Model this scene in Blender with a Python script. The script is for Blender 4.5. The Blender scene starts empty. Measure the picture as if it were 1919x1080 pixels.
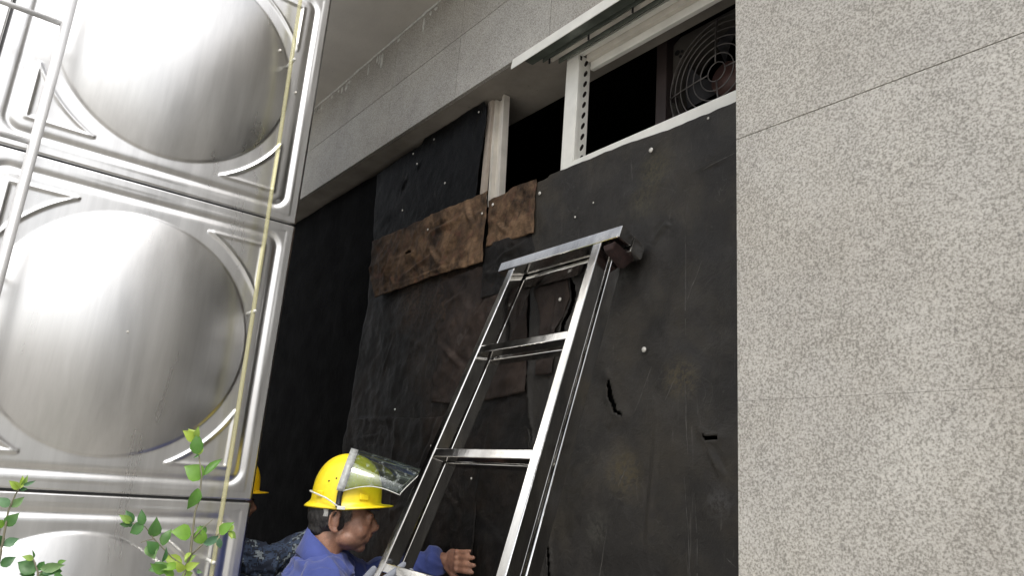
import bpy, bmesh, math, random
from mathutils import Vector, Matrix, noise
import numpy as np

R = math.radians
random.seed(7)
sc = bpy.context.scene
COL = sc.collection

# ------------------------------------------------------------------ camera
CAM = Vector((0, 0, 1.6))
cd = bpy.data.cameras.new('camera')
cd.sensor_fit = 'HORIZONTAL'; cd.sensor_width = 36.0
cd.lens = 36.0 * 1385.0 / 1919.0
cd.clip_start = 0.05; cd.clip_end = 2000
cam = bpy.data.objects.new('camera', cd); COL.objects.link(cam)
cr, cu, cb = Vector((.612, .787, .074)), Vector((.162, -.216, .963)), Vector((.774, -.578, -.260))
cb.normalize(); cr = (cr - cb * cr.dot(cb)).normalized(); cu = cb.cross(cr)
cam.matrix_world = Matrix(((cr.x, cu.x, cb.x, CAM.x), (cr.y, cu.y, cb.y, CAM.y), (cr.z, cu.z, cb.z, CAM.z), (0, 0, 0, 1)))
sc.camera = cam

# ------------------------------------------------------------------ world and sun
SUN_EL, SUN_AZ = R(52), R(115)       # azimuth measured clockwise from +Y
w = bpy.data.worlds.new('World'); sc.world = w; w.use_nodes = True
nt = w.node_tree; nt.nodes.clear()
sky = nt.nodes.new('ShaderNodeTexSky'); sky.sky_type = 'NISHITA'; sky.sun_disc = False
sky.sun_elevation = SUN_EL; sky.sun_rotation = SUN_AZ
sky.dust_density = 4.0; sky.air_density = 1.0
hs = nt.nodes.new('ShaderNodeHueSaturation'); hs.inputs['Saturation'].default_value = 0.22
bgn = nt.nodes.new('ShaderNodeBackground'); bgn.inputs['Strength'].default_value = 0.14
wo = nt.nodes.new('ShaderNodeOutputWorld')
nt.links.new(sky.outputs[0], hs.inputs['Color']); nt.links.new(hs.outputs[0], bgn.inputs[0]); nt.links.new(bgn.outputs[0], wo.inputs[0])
sl = bpy.data.lights.new('sun', 'SUN'); sl.energy = 0.7; sl.angle = R(14); sl.color = (1, .96, .9)
so = bpy.data.objects.new('sun', sl); COL.objects.link(so)
sdir = Vector((math.sin(SUN_AZ) * math.cos(SUN_EL), math.cos(SUN_AZ) * math.cos(SUN_EL), math.sin(SUN_EL)))
so.rotation_euler = sdir.to_track_quat('Z', 'Y').to_euler()
sc.view_settings.view_transform = 'Standard'; sc.view_settings.look = 'None'
sc.view_settings.gamma = 1; sc.view_settings.use_curve_mapping = False
sc.view_settings.exposure = 0.97
sc.cycles.use_denoising = True
sc.cycles.max_bounces = 8; sc.cycles.glossy_bounces = 5; sc.cycles.transparent_max_bounces = 12

# ------------------------------------------------------------------ material helpers
class NT:
    def __init__(s, name):
        s.m = bpy.data.materials.new(name); s.m.use_nodes = True
        s.t = s.m.node_tree; s.n = s.t.nodes; s.l = s.t.links
        s.b = s.n['Principled BSDF']
        s.geo = s.n.new('ShaderNodeNewGeometry'); s.tc = s.n.new('ShaderNodeTexCoord')
    def map(s, scale=(1, 1, 1), obj=False, rot=(0, 0, 0)):
        mp = s.n.new('ShaderNodeMapping'); mp.inputs['Scale'].default_value = scale; mp.inputs['Rotation'].default_value = rot
        s.l.new(s.tc.outputs['Object'] if obj else s.geo.outputs['Position'], mp.inputs[0]); return mp.outputs[0]
    def noise(s, scale, detail=4, rough=.55, vec=None, dist=0):
        t = s.n.new('ShaderNodeTexNoise'); t.inputs['Scale'].default_value = scale; t.inputs['Detail'].default_value = detail
        t.inputs['Roughness'].default_value = rough; t.inputs['Distortion'].default_value = dist
        s.l.new(vec if vec is not None else s.geo.outputs['Position'], t.inputs['Vector']); return t.outputs[0]
    def voro(s, scale, vec=None, feat='F1'):
        t = s.n.new('ShaderNodeTexVoronoi'); t.inputs['Scale'].default_value = scale; t.feature = feat
        s.l.new(vec if vec is not None else s.geo.outputs['Position'], t.inputs['Vector']); return t
    def ramp(s, fac, stops, const=False):
        r = s.n.new('ShaderNodeValToRGB'); s.l.new(fac, r.inputs[0])
        e = r.color_ramp.elements
        while len(e) < len(stops): e.new(.5)
        for i, (p, c) in enumerate(stops):
            e[i].position = p; e[i].color = (c if isinstance(c, tuple) else (c, c, c)) + (1,)
        if const: r.color_ramp.interpolation = 'CONSTANT'
        return r.outputs[0]
    def mapr(s, v, a, b):
        m = s.n.new('ShaderNodeMapRange'); m.inputs[1].default_value = a; m.inputs[2].default_value = b
        s.l.new(v, m.inputs[0]); return m.outputs[0]
    def mix(s, fac, a, b, mode='MIX'):
        m = s.n.new('ShaderNodeMix'); m.data_type = 'RGBA'; m.blend_type = mode
        for sock, v in ((m.inputs[0], fac), (m.inputs[6], a), (m.inputs[7], b)):
            if hasattr(v, 'links') or isinstance(v, bpy.types.NodeSocket): s.l.new(v, sock)
            elif isinstance(v, tuple): sock.default_value = v + (1,)
            else: sock.default_value = v
        return m.outputs[2]
    def set(s, k, v):
        i = s.b.inputs[k]
        if isinstance(v, bpy.types.NodeSocket): s.l.new(v, i)
        elif isinstance(v, tuple): i.default_value = v + (1,)
        else: i.default_value = v
    def bump(s, h, strength=.3, dist=.01):
        b = s.n.new('ShaderNodeBump'); b.inputs['Strength'].default_value = strength; b.inputs['Distance'].default_value = dist
        s.l.new(h, b.inputs['Height']); s.l.new(b.outputs[0], s.b.inputs['Normal'])

def plain(name, col, rough=.6, metal=0, var=.12, scale=18, bump=.1):
    t = NT(name)
    n = t.noise(scale, 5)
    f = t.ramp(n, [(.3, 1 - var), (.7, 1 + var * .3)])
    t.set('Base Color', t.mix(1.0, col, f, 'MULTIPLY')); t.set('Roughness', rough); t.set('Metallic', metal)
    if bump: t.bump(t.noise(scale * 6, 3), bump, .002)
    return t.m

MAT = {}
def granite():
    t = NT('granite')
    fine = t.noise(228, 3, .66); clus = t.noise(7, 4, .6)
    mm = t.n.new('ShaderNodeMath'); mm.operation = 'MULTIPLY_ADD'; mm.inputs[1].default_value = .16; t.l.new(clus, mm.inputs[0]); t.l.new(fine, mm.inputs[2])
    c = t.ramp(mm.outputs[0], [(.43, (.205, .198, .184)), (.525, (.305, .297, .278)), (.59, (.39, .382, .365)), (.74, (.51, .502, .482))])
    big = t.ramp(t.noise(2.3, 4, .6), [(.3, (.86, .85, .84)), (.7, (1.04, 1.03, 1.0))])
    c = t.mix(1.0, c, big, 'MULTIPLY')
    rare = t.ramp(t.noise(38, 2, .5), [(.25, .55), (.29, 1.0)])
    c = t.mix(.7, c, rare, 'MULTIPLY')
    drip = t.ramp(t.noise(5, 4, .7, t.map((6, 6, .5))), [(.62, 1.0), (.75, .86)])
    c = t.mix(.8, c, drip, 'MULTIPLY')
    oi = t.n.new('ShaderNodeObjectInfo')
    c = t.mix(1.0, c, t.ramp(oi.outputs['Random'], [(0, (.93, .915, .885)), (1, (1.04, 1.03, 1.01))]), 'MULTIPLY')
    st = t.ramp(t.noise(1.1, 5, .7, None, .5), [(.40, (.93, .91, .875)), (.60, (1.0, 1.0, 1.0))])
    c = t.mix(.8, c, st, 'MULTIPLY')
    t.set('Base Color', c); t.set('Roughness', .62); t.bump(fine, .03, .001)
    return t.m
MAT['granite'] = granite()
def plaster(name, col, dirt=.75):
    t = NT(name)
    b = t.ramp(t.noise(3.0, 6, .65), [(.3, dirt), (.65, 1.03)])
    c = t.mix(1.0, col, b, 'MULTIPLY')
    s = t.ramp(t.noise(40, 2, .5), [(.24, .45), (.28, 1.0)])
    c = t.mix(.5, c, s, 'MULTIPLY')
    t.set('Base Color', c); t.set('Roughness', .85); t.bump(t.noise(60, 4), .25, .004)
    return t.m
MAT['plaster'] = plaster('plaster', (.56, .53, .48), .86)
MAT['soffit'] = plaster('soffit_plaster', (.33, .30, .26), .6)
MAT['sealant'] = plain('sealant', (.62, .62, .58), .7, 0, .3, 60)
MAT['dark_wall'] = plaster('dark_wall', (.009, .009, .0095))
MAT['concrete'] = plaster('concrete', (.30, .29, .27))
MAT['pave'] = plaster('paving', (.40, .38, .345))

def steel(name, base=(.72, .72, .71), r0=.2, r1=.36, streak=(70, 70, 1.6), smear=.8, bumps=.06):
    t = NT(name)
    st = t.noise(1.0, 5, .7, t.map(streak))
    st2 = t.noise(1.0, 4, .6, t.map((9, 9, 1.2), rot=(0, .2, 0)), .6)
    t.set('Metallic', 1.0)
    c = t.mix(1.0, base, t.ramp(st2, [(.3, smear), (.6, 1.0), (.8, .92)]), 'MULTIPLY')
    c = t.mix(.6, c, t.ramp(st, [(.3, .86), (.7, 1.04)]), 'MULTIPLY')
    t.set('Base Color', c)
    t.set('Roughness', t.ramp(st2, [(.25, r0), (.75, r1)]))
    t.bump(st, bumps, .002)
    return t.m
MAT['tank'] = steel('tank_steel', (.60, .597, .59), .26, .33, (45, 45, 1.0), .88, .04)
MAT['ladder'] = steel('ladder_steel', (.82, .81, .79), .06, .16, (26, 26, 5), .6, .22)
MAT['pipe'] = plain('pipe_sky_sheen', (.62, .62, .62), .35, .35, .12, 10, .05)  # pale grey base puts the bright sky reflection into the steel's colour
MAT['rust'] = plain('rusty_weld', (.030, .013, .011), .75, .2, .6, 70, 1.0)
MAT['white'] = plain('white_paint', (.80, .79, .73), .45, 0, .14, 9, .05)
MAT['alu'] = plain('aluminium', (.66, .62, .55), .45, .1, .2, 12, .05)
MAT['board'] = plain('pale_board', (.42, .36, .30), .7, 0, .2, 20)
MAT['channel'] = plain('green_channel', (.16, .18, .155), .25, .3, .35, 14)
MAT['brown'] = plain('brown_duct', (.045, .032, .030), .55, .1, .3, 12)
MAT['fan_panel'] = plain('fan_panel', (.15, .138, .122), .5, .4, .35, 9)
MAT['grill'] = plain('grill_wire', (.185, .17, .162), .4, .6, .3, 30)
MAT['blade'] = plain('fan_blade', (.05, .05, .055), .4, .3, .2, 12)
MAT['motor'] = plain('fan_motor', (.09, .045, .038), .5, .1, .3, 20)
MAT['black'] = plain('black_plastic', (.012, .012, .013), .45)
MAT['screw'] = plain('screw_zinc', (.62, .60, .55), .4, .3, .2, 50)

def rubber(name, base, stain, amt, seed=0.0, warm=None, spec=.16, rg=(.55, .75), dusty=1.0, spots=()):
    t = NT(name)
    mp = t.n.new('ShaderNodeMapping'); mp.inputs['Location'].default_value = (seed, seed * 1.7, seed * .3)
    t.l.new(t.geo.outputs['Position'], mp.inputs[0]); v = mp.outputs[0]
    a = t.noise(3.2, 7, .68, v, .4)
    c = t.mix(t.ramp(a, [(.48, 0.0), (.74, amt)]), base, stain)
    b = t.ramp(t.noise(7, 6, .6, v, .8), [(.35, .62), (.65, 1.25)])
    c = t.mix(.7, c, b, 'MULTIPLY')
    # scuffs: thin stretched scratches
    m2 = t.n.new('ShaderNodeMapping'); m2.inputs['Scale'].default_value = (60, 60, 5); m2.inputs['Rotation'].default_value = (0, .5, 0)
    t.l.new(v, m2.inputs[0])
    sc_ = t.ramp(t.noise(1.0, 3, .5, m2.outputs[0], 1.2), [(.66, 0.0), (.74, .45)])
    c = t.mix(t.mix(1.0, sc_, t.ramp(t.noise(2.3, 3, .5, v), [(.48, .0), (.62, .8 * dusty)]), 'MULTIPLY'), c, (.14, .13, .12))
    vein = t.ramp(t.noise(4.2, 3, .55, v, 1.6), [(.496, 0.0), (.5, 1.0), (.504, 0.0)])
    vm = t.ramp(t.noise(5.5, 3, .5, v), [(.50, .0), (.60, .20 * dusty)])
    c = t.mix(t.mix(1.0, vein, vm, 'MULTIPLY'), c, (.17, .16, .15))
    dust = t.ramp(t.noise(55, 3, .6, v), [(.66, 0.0), (.78, .5 * dusty)])
    c = t.mix(dust, c, (.07, .066, .058))
    haze = t.ramp(t.noise(2.6, 6, .7, v, 1.0), [(.50, 0.0), (.70, .55 * dusty)])
    c = t.mix(haze, c, tuple(min(1, q * 2.1 + .006) for q in base))
    for (px_, pz_, rad, col_) in spots:
        ds = t.n.new('ShaderNodeVectorMath'); ds.operation = 'DISTANCE'; ds.inputs[1].default_value = (px_, 1.62, pz_)
        t.l.new(t.geo.outputs['Position'], ds.inputs[0])
        m1 = t.mapr(ds.outputs['Value'], rad, rad * .25)
        nn_ = t.ramp(t.noise(75, 4, .7, v), [(.40, 0.0), (.58, 1.0)])
        c = t.mix(t.mix(1.0, m1, nn_, 'MULTIPLY'), c, col_)
    if warm:
        d1 = t.ramp(t.noise(5, 6, .72, v, .3), [(.38, 0.0), (.56, 1.0)])
        sx = t.n.new('ShaderNodeSeparateXYZ'); t.l.new(t.geo.outputs['Position'], sx.inputs[0])
        ad = t.n.new('ShaderNodeMath'); ad.operation = 'MULTIPLY_ADD'; ad.inputs[1].default_value = .9
        t.l.new(t.noise(3.5, 5, .7, v), ad.inputs[0]); t.l.new(sx.outputs[0], ad.inputs[2])
        fade = t.ramp(t.mapr(ad.outputs[0], -2.95, -2.2), [(.0, .06), (.75, 1.0)])
        c = t.mix(t.mix(1.0, d1, fade, 'MULTIPLY'), c, warm)
        vc = t.ramp(t.noise(13, 7, .75, v, .2), [(.3, .38), (.7, 1.45)])
        c = t.mix(.9, c, vc, 'MULTIPLY')
        c = t.mix(.8, c, t.ramp(t.noise(48, 6, .75, v, .3), [(.32, .45), (.66, 1.35)]), 'MULTIPLY')
        c = t.mix(t.ramp(t.noise(17, 5, .7, v, .6), [(.54, 0.0), (.64, .5)]), c, (.10, .045, .032))
    t.set('Base Color', c)
    t.set('Roughness', t.ramp(t.noise(9, 5, .6, v), [(.3, rg[0]), (.7, rg[1])]))
    t.set('Specular IOR Level', spec)
    t.bump(t.noise(20, 8, .72, v, .4), .6, .009)
    return t.m
MAT['mat_dark'] = rubber('rubber_dark', (.0205, .0187, .0165), (.056, .047, .033), .7, 0, None, .3, (.40, .60), 1.0, ((-1.35, 1.93, .075, (.060, .048, .026)), (-1.555, 1.665, .085, (.062, .050, .027)), (-1.47, 2.60, .09, (.055, .048, .028)), (-1.52, 2.50, .07, (.050, .044, .028)), (-1.70, 2.20, .08, (.040, .040, .036)), (-1.60, 2.28, .06, (.040, .040, .036)), (-1.66, 1.50, .07, (.045, .043, .036)), (-1.22, 1.60, .06, (.055, .052, .05))))
MAT['mat_black'] = rubber('rubber_black', (.0020, .0020, .0023), (.0035, .0035, .0038), .5, 5, None, .05, (.7, .85), .1)
MAT['mat_upper'] = rubber('rubber_upper', (.0045, .0048, .0054), (.009, .009, .010), .5, 5, None, .09, (.4, .55))
MAT['mat_worn'] = rubber('rubber_worn', (.0072, .0066, .0062), (.027, .019, .0145), .9, 9, None, .2, (.42, .66), 1.0, ((-2.95, 2.42, .20, (.045, .031, .022)), (-2.62, 2.38, .24, (.050, .033, .023)), (-2.80, 2.12, .20, (.024, .018, .014))))
MAT['mat_brown'] = rubber('rubber_brown', (.022, .015, .011), (.08, .05, .03), .7, 3, (.150, .094, .055))
MAT['mat_flap'] = rubber('rubber_flap', (.020, .0155, .0135), (.052, .036, .028), .8, 12)

MAT['scratch'] = plain('scratch_dust', (.085, .080, .072), .8, 0, .6, 60)
def leafmat(name, a, b):
    t = NT(name)
    n = t.noise(60, 3)
    c = t.mix(t.ramp(n, [(.35, 0.0), (.65, 1.0)]), a, b)
    oi = t.n.new('ShaderNodeObjectInfo'); c = t.mix(1.0, c, t.ramp(oi.outputs['Random'], [(0, (.62, .72, .8)), (.5, (1.0, 1.0, .9)), (1, (1.25, 1.12, .8))]), 'MULTIPLY')
    t.set('Base Color', c); t.set('Roughness', .42)
    t.set('Transmission Weight', 0.0)
    tr = t.n.new('ShaderNodeBsdfTranslucent'); t.l.new(c, tr.inputs[0])
    mx = t.n.new('ShaderNodeMixShader'); mx.inputs[0].default_value = .38
    t.l.new(t.b.outputs[0], mx.inputs[1]); t.l.new(tr.outputs[0], mx.inputs[2])
    t.l.new(mx.outputs[0], t.n['Material Output'].inputs[0])
    return t.m
MAT['leaf'] = leafmat('leaf_green', (.12, .27, .04), (.17, .34, .06))
MAT['leaf_dark'] = leafmat('leaf_dark', (.05, .14, .045), (.08, .20, .055))
MAT['leaf_young'] = leafmat('leaf_young', (.26, .40, .07), (.32, .46, .11))
MAT['leaf_pale'] = leafmat('leaf_pale', (.12, .24, .12), (.18, .32, .17))
MAT['stem'] = plain('stem_bark', (.16, .15, .10), .7, 0, .3, 80)

MAT['helmet'] = plain('helmet_yellow', (.78, .60, .015), .38, 0, .16, 20, .08)
MAT['helmet2'] = plain('helmet_amber', (.80, .50, .012), .32, 0, .08, 14, .02)
MAT['bracket'] = plain('bracket_plastic', (.36, .37, .36), .4, 0, .35, 70)
MAT['strap'] = plain('white_strap', (.60, .60, .56), .6, 0, .2, 60)
def skin():
    t = NT('skin')
    c = t.mix(t.ramp(t.noise(28, 5, .6), [(.35, 0.0), (.7, 1.0)]), (.19, .095, .062), (.32, .165, .105))
    s = t.ramp(t.noise(260, 2, .6), [(.35, .72), (.6, 1.04)])
    def mask(cy, cz, ry, rz, lo=.75, hi=1.15, xmin=None, xmax=None):
        sp = t.n.new('ShaderNodeSeparateXYZ'); t.l.new(t.tc.outputs['Object'], sp.inputs[0])
        def ma(op, a, b):
            m_ = t.n.new('ShaderNodeMath'); m_.operation = op
            for i_, q_ in enumerate((a, b)):
                if isinstance(q_, bpy.types.NodeSocket): t.l.new(q_, m_.inputs[i_])
                elif q_ is not None: m_.inputs[i_].default_value = q_
            return m_.outputs[0]
        dy = ma('DIVIDE', ma('SUBTRACT', sp.outputs[1], cy), ry); dz = ma('DIVIDE', ma('SUBTRACT', sp.outputs[2], cz), rz)
        d = ma('SQRT', ma('ADD', ma('MULTIPLY', dy, dy), ma('MULTIPLY', dz, dz)), None)
        d = ma('ADD', d, ma('MULTIPLY', ma('SUBTRACT', t.noise(120, 3, .6), .5), .8))
        m_ = t.ramp(d, [(0, 1.0), (1, 1.0)])
        m_ = t.mapr(d, hi, lo)
        ax = ma('ABSOLUTE', sp.outputs[0], None)
        if xmin: m_ = ma('MULTIPLY', m_, ma('GREATER_THAN', ax, xmin))
        if xmax: m_ = ma('MULTIPLY', m_, ma('LESS_THAN', ax, xmax))
        return m_
    c = t.mix(.6, c, s, 'MULTIPLY')
    hairc = t.ramp(t.noise(1, 4, .7, t.map((300, 300, 60))), [(.42, (.025, .02, .018)), (.58, (.07, .06, .05)), (.70, (.24, .22, .205))])
    c = t.mix(mask(-.002, 1.478, .020, .034, xmin=.045), c, hairc)
    c = t.mix(mask(.055, 1.385, .045, .028, .4, 1.3), c, t.mix(.35, c, (.06, .05, .045)))
    c = t.mix(mask(.084, 1.4035, .016, .0085, .7, 1.2, xmax=.022), c, (.16, .06, .045))
    t.set('Base Color', c); t.set('Roughness', .48); t.set('Subsurface Weight', .06)
    t.set('Subsurface Radius', (.01, .004, .002)) if False else None
    t.bump(t.noise(150, 4, .6), .3, .002)
    return t.m
MAT['skin'] = skin()
def hairm():
    t = NT('hair_grey_black')
    n = t.noise(1, 4, .7, t.map((240, 240, 60)))
    t.set('Base Color', t.ramp(n, [(.44, (.010, .009, .008)), (.60, (.028, .026, .025)), (.72, (.14, .13, .125))])); t.set('Roughness', .5)
    t.bump(n, .6, .004)
    return t.m
MAT['hair'] = hairm()
def cloth(name, col, col2):
    t = NT(name)
    n = t.noise(6, 5, .6)
    c = t.mix(t.ramp(n, [(.35, 0.0), (.7, 1.0)]), col, col2)
    t.set('Base Color', c); t.set('Roughness', .85); t.set('Sheen Weight', .15)
    t.bump(t.noise(26, 5, .6, None, .6), .45, .006)
    return t.m
MAT['blue'] = cloth('blue_cotton', (.022, .036, .150), (.042, .062, .225))
MAT['trouser'] = cloth('navy_trousers', (.02, .025, .08), (.03, .035, .11))
MAT['glove'] = cloth('grey_glove', (.13, .14, .165), (.20, .21, .24))
MAT['boot'] = plain('boot_leather', (.02, .018, .016), .5)
def camo():
    t = NT('camouflage')
    v = t.voro(95)
    sn = t.n.new('ShaderNodeVectorMath'); sn.operation = 'SNAP'; sn.inputs[1].default_value = (.006, .006, .006)
    t.l.new(t.geo.outputs['Position'], sn.inputs[0])
    n = t.noise(17, 3, .7, sn.outputs[0], .5)
    c = t.ramp(n, [(.0, (.012, .018, .035)), (.44, (.035, .055, .10)), (.52, (.012, .016, .026)), (.585, (.17, .20, .22)), (.67, (.30, .33, .33))], True)
    t.set('Base Color', c); t.set('Roughness', .85); t.bump(t.noise(26, 5), .4, .006)
    return t.m
MAT['camo'] = camo()
def visor():
    t = NT('visor_film')
    t.set('Base Color', (.75, .90, .86)); t.set('Roughness', .06)
    tr = t.n.new('ShaderNodeBsdfTransparent'); tr.inputs[0].default_value = (.46, .58, .54, 1)
    gl = t.n.new('ShaderNodeBsdfGlossy'); gl.inputs['Roughness'].default_value = .05; gl.inputs[0].default_value = (.9, .95, .95, 1)
    fr = t.n.new('ShaderNodeFresnel'); fr.inputs[0].default_value = 1.6
    mx = t.n.new('ShaderNodeMixShader'); t.l.new(fr.outputs[0], mx.inputs[0]); t.l.new(tr.outputs[0], mx.inputs[1]); t.l.new(gl.outputs[0], mx.inputs[2])
    df = t.n.new('ShaderNodeBsdfDiffuse'); df.inputs[0].default_value = (.38, .42, .40, 1)
    d = t.ramp(t.noise(70, 6, .75), [(.54, 0.03), (.68, .55)])
    m2 = t.n.new('ShaderNodeMixShader'); t.l.new(d, m2.inputs[0]); t.l.new(mx.outputs[0], m2.inputs[1]); t.l.new(df.outputs[0], m2.inputs[2])
    t.l.new(m2.outputs[0], t.n['Material Output'].inputs[0])
    return t.m
MAT['visor'] = visor()
def tube_mat():
    t = NT('sight_tube')
    t.set('Base Color', (.62, .60, .42)); t.set('Roughness', .15)
    tr = t.n.new('ShaderNodeBsdfTransparent'); tr.inputs[0].default_value = (.92, .90, .72, 1)
    mx = t.n.new('ShaderNodeMixShader'); mx.inputs[0].default_value = .32
    t.l.new(tr.outputs[0], mx.inputs[1]); t.l.new(t.b.outputs[0], mx.inputs[2]); t.l.new(mx.outputs[0], t.n['Material Output'].inputs[0])
    return t.m
MAT['tube'] = tube_mat()

# ------------------------------------------------------------------ object helpers
def tag(o, label=None, cat=None, group=None, kind=None):
    if label: o['label'] = label
    if cat: o['category'] = cat
    if group: o['group'] = group
    if kind: o['kind'] = kind
    return o
def empty(name, loc=(0, 0, 0), label=None, cat=None, group=None, rot=None):
    o = bpy.data.objects.new(name, None); COL.objects.link(o); o.location = loc; o.empty_display_size = .1
    if rot is not None: o.rotation_euler = rot
    return tag(o, label, cat, group)
def link(name, me, mat, parent=None, smooth=False, loc=None):
    o = bpy.data.objects.new(name, me); COL.objects.link(o)
    if mat is not None and not me.materials: me.materials.append(mat)
    if smooth:
        for p in me.polygons: p.use_smooth = True
    if parent is not None: o.parent = parent
    if loc is not None: o.location = loc
    return o
def local(parent, p):      # world point -> coordinates of an unrotated empty
    return Vector(p) - Vector(parent.location)
class MB:
    def __init__(s): s.v = []; s.f = []
    def add(s, vs, fs):
        k = len(s.v); s.v += [tuple(v) for v in vs]; s.f += [tuple(i + k for i in f) for f in fs]; return s
    def box(s, a, b):
        x0, y0, z0 = a; x1, y1, z1 = b
        return s.add([(x0, y0, z0), (x1, y0, z0), (x1, y1, z0), (x0, y1, z0), (x0, y0, z1), (x1, y0, z1), (x1, y1, z1), (x0, y1, z1)],
                     [(0, 3, 2, 1), (4, 5, 6, 7), (0, 1, 5, 4), (1, 2, 6, 5), (2, 3, 7, 6), (3, 0, 4, 7)])
    def tube(s, pts, r, n=10, closed=False):
        pts = [Vector(p) for p in pts]; m = len(pts); rs = r if isinstance(r, (list, tuple)) else [r] * m
        up = None; vs = []
        for i, p in enumerate(pts):
            a = pts[(i - 1) % m] if (closed or i) else p; b = pts[(i + 1) % m] if (closed or i < m - 1) else p
            t = (b - a).normalized()
            if up is None: up = t.orthogonal().normalized()
            up = (up - t * up.dot(t)).normalized(); q = t.cross(up)
            vs += [p + (up * math.cos(2 * math.pi * j / n) + q * math.sin(2 * math.pi * j / n)) * rs[i] for j in range(n)]
        fs = []
        for i in range(m if closed else m - 1):
            for j in range(n):
                a = i * n + j; b = i * n + (j + 1) % n; c = ((i + 1) % m) * n
                fs.append((a, b, c + (j + 1) % n, c + j))
        if not closed: fs += [tuple(range(n))[::-1], tuple((m - 1) * n + j for j in range(n))]
        return s.add(vs, fs)
    def mesh(s, name):
        me = bpy.data.meshes.new(name); me.from_pydata(s.v, [], s.f); me.update(); return me
    def make(s, name, mat, parent=None, smooth=False, bevel=0, loc=None):
        o = link(name, s.mesh(name), mat, parent, smooth, loc)
        if bevel:
            m = o.modifiers.new('bevel', 'BEVEL'); m.width = bevel; m.segments = 2; m.limit_method = 'ANGLE'
        return o
def boxo(name, a, b, mat, parent=None, bevel=0):
    c = (Vector(a) + Vector(b)) / 2
    pl = Vector(parent.location) if parent is not None else Vector((0, 0, 0))
    o = MB().box(Vector(a) - c, Vector(b) - c).make(name, mat, parent, False, bevel, c - pl)
    return o

# ================================================================== THE SETTING
g = MB().add([(-900, -900, 0), (900, -900, 0), (900, 900, 0), (-900, 900, 0)], [(0, 1, 2, 3)]).make('ground', MAT['pave']); tag(g, kind='structure')
CEIL = 3.9; SOF = 3.255; W = 1.63; PY = 1.31; BY = 1.525
tag(boxo('ceiling', (-7.6, 1.04, CEIL), (6, 1.9, CEIL + .2), MAT['plaster']), kind='structure')

# building: lintel beam clad with stone tiles
beam = empty('lintel_beam', (-3, BY, SOF), 'long grey stone-clad beam running above the black sheets and window', 'beam')
boxo('beam_core', (-7.6, BY + .02, SOF), (-.2, 1.854, CEIL), MAT['soffit'], beam)
tile_cache = {}
def tile(parent, x0, x1, z0, z1, y, gap=.003, th=.02):
    wd, h = round(x1 - x0 - gap, 4), round(z1 - z0 - gap, 4)
    if (wd, h) not in tile_cache:
        me = MB().box((-wd / 2, 0, -h / 2), (wd / 2, th - .002, h / 2)).mesh('stone_tile'); me.materials.append(MAT['granite']); tile_cache[(wd, h)] = me
    o = link('stone_tile', tile_cache[(wd, h)], None, parent)
    o.location = Vector(((x0 + x1) / 2, y, (z0 + z1) / 2)) - Vector(parent.location)
    return o
x = -1.28
while x > -7.3:
    tile(beam, x - .65, x, SOF, SOF + .325, BY); tile(beam, x - .65, x, SOF + .325, CEIL, BY)
    x -= .65
tile(beam, -1.28, -.92, SOF, SOF + .325, BY); tile(beam, -1.28, -.92, SOF + .325, CEIL, BY)
# whitish sealant along beam / ceiling joint, with smears
mb = MB(); pts = []; rs = []
xx = -7
while xx < -.95:
    pts.append((xx, BY - .001, CEIL - .004 + random.uniform(-.003, .002))); rs.append(max(.002, .0055 + .004 * noise.noise((xx * 9, 1, 2)))); xx += .03
mb.tube(pts, rs, 6)
for i in range(26):
    bx = random.uniform(-4.6, -1.6); h = random.uniform(.012, .05) if random.random() < .5 else .012; wd = random.uniform(.006, .02)
    n = 9; ring = [(bx + wd * math.cos(2 * math.pi * k / n) * random.uniform(.6, 1.1), BY - .003, CEIL - .02 - h + h * math.sin(2 * math.pi * k / n) * random.uniform(.7, 1.1)) for k in range(n)]
    ring2 = [(p[0], BY + .001, p[2]) for p in ring]
    mb.add(ring + ring2, [tuple(range(n))] + [(k, k + n, (k + 1) % n + n, (k + 1) % n) for k in range(n)])
mb.make('sealant', MAT['sealant'], beam, True, loc=-Vector(beam.location))

# pillar clad with stone tiles
pillar = empty('stone_pillar', (-.3, PY, 0), 'pale speckled granite pillar filling the right side beside the ladder', 'pillar')
PX0 = -.942
boxo('pillar_core', (PX0 + .018, PY + .022, 0), (.98, 1.95, CEIL), MAT['concrete'], pillar)
zs = [0, .607, 1.207, 1.807, 2.406, 3.006, 3.606, CEIL]
for i in range(7):
    for k in range(2 if True else 1):
        x0 = PX0 + k * .965
        o = tile(pillar, x0, x0 + .965, zs[i] - (.0009 if i == 3 else 0), zs[i + 1] + (.0009 if i == 2 else 0), PY, .0024)
    # return tiles on the hidden left side
    boxo('stone_tile', (PX0 + .001, PY + .021, zs[i] + .002), (PX0 + .017, 1.9, zs[i + 1] - .002), MAT['granite'], pillar)

boxo('joint_filler', (PX0 + .003, PY + .0012, 1.8052), (.985, PY + .012, 1.8088), MAT['granite'], pillar)
for zj in (2.406, 3.006): boxo('joint_filler', (PX0 + .003, PY + .0028, zj - .0016), (.985, PY + .012, zj + .0016), MAT['granite'], pillar)
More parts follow.
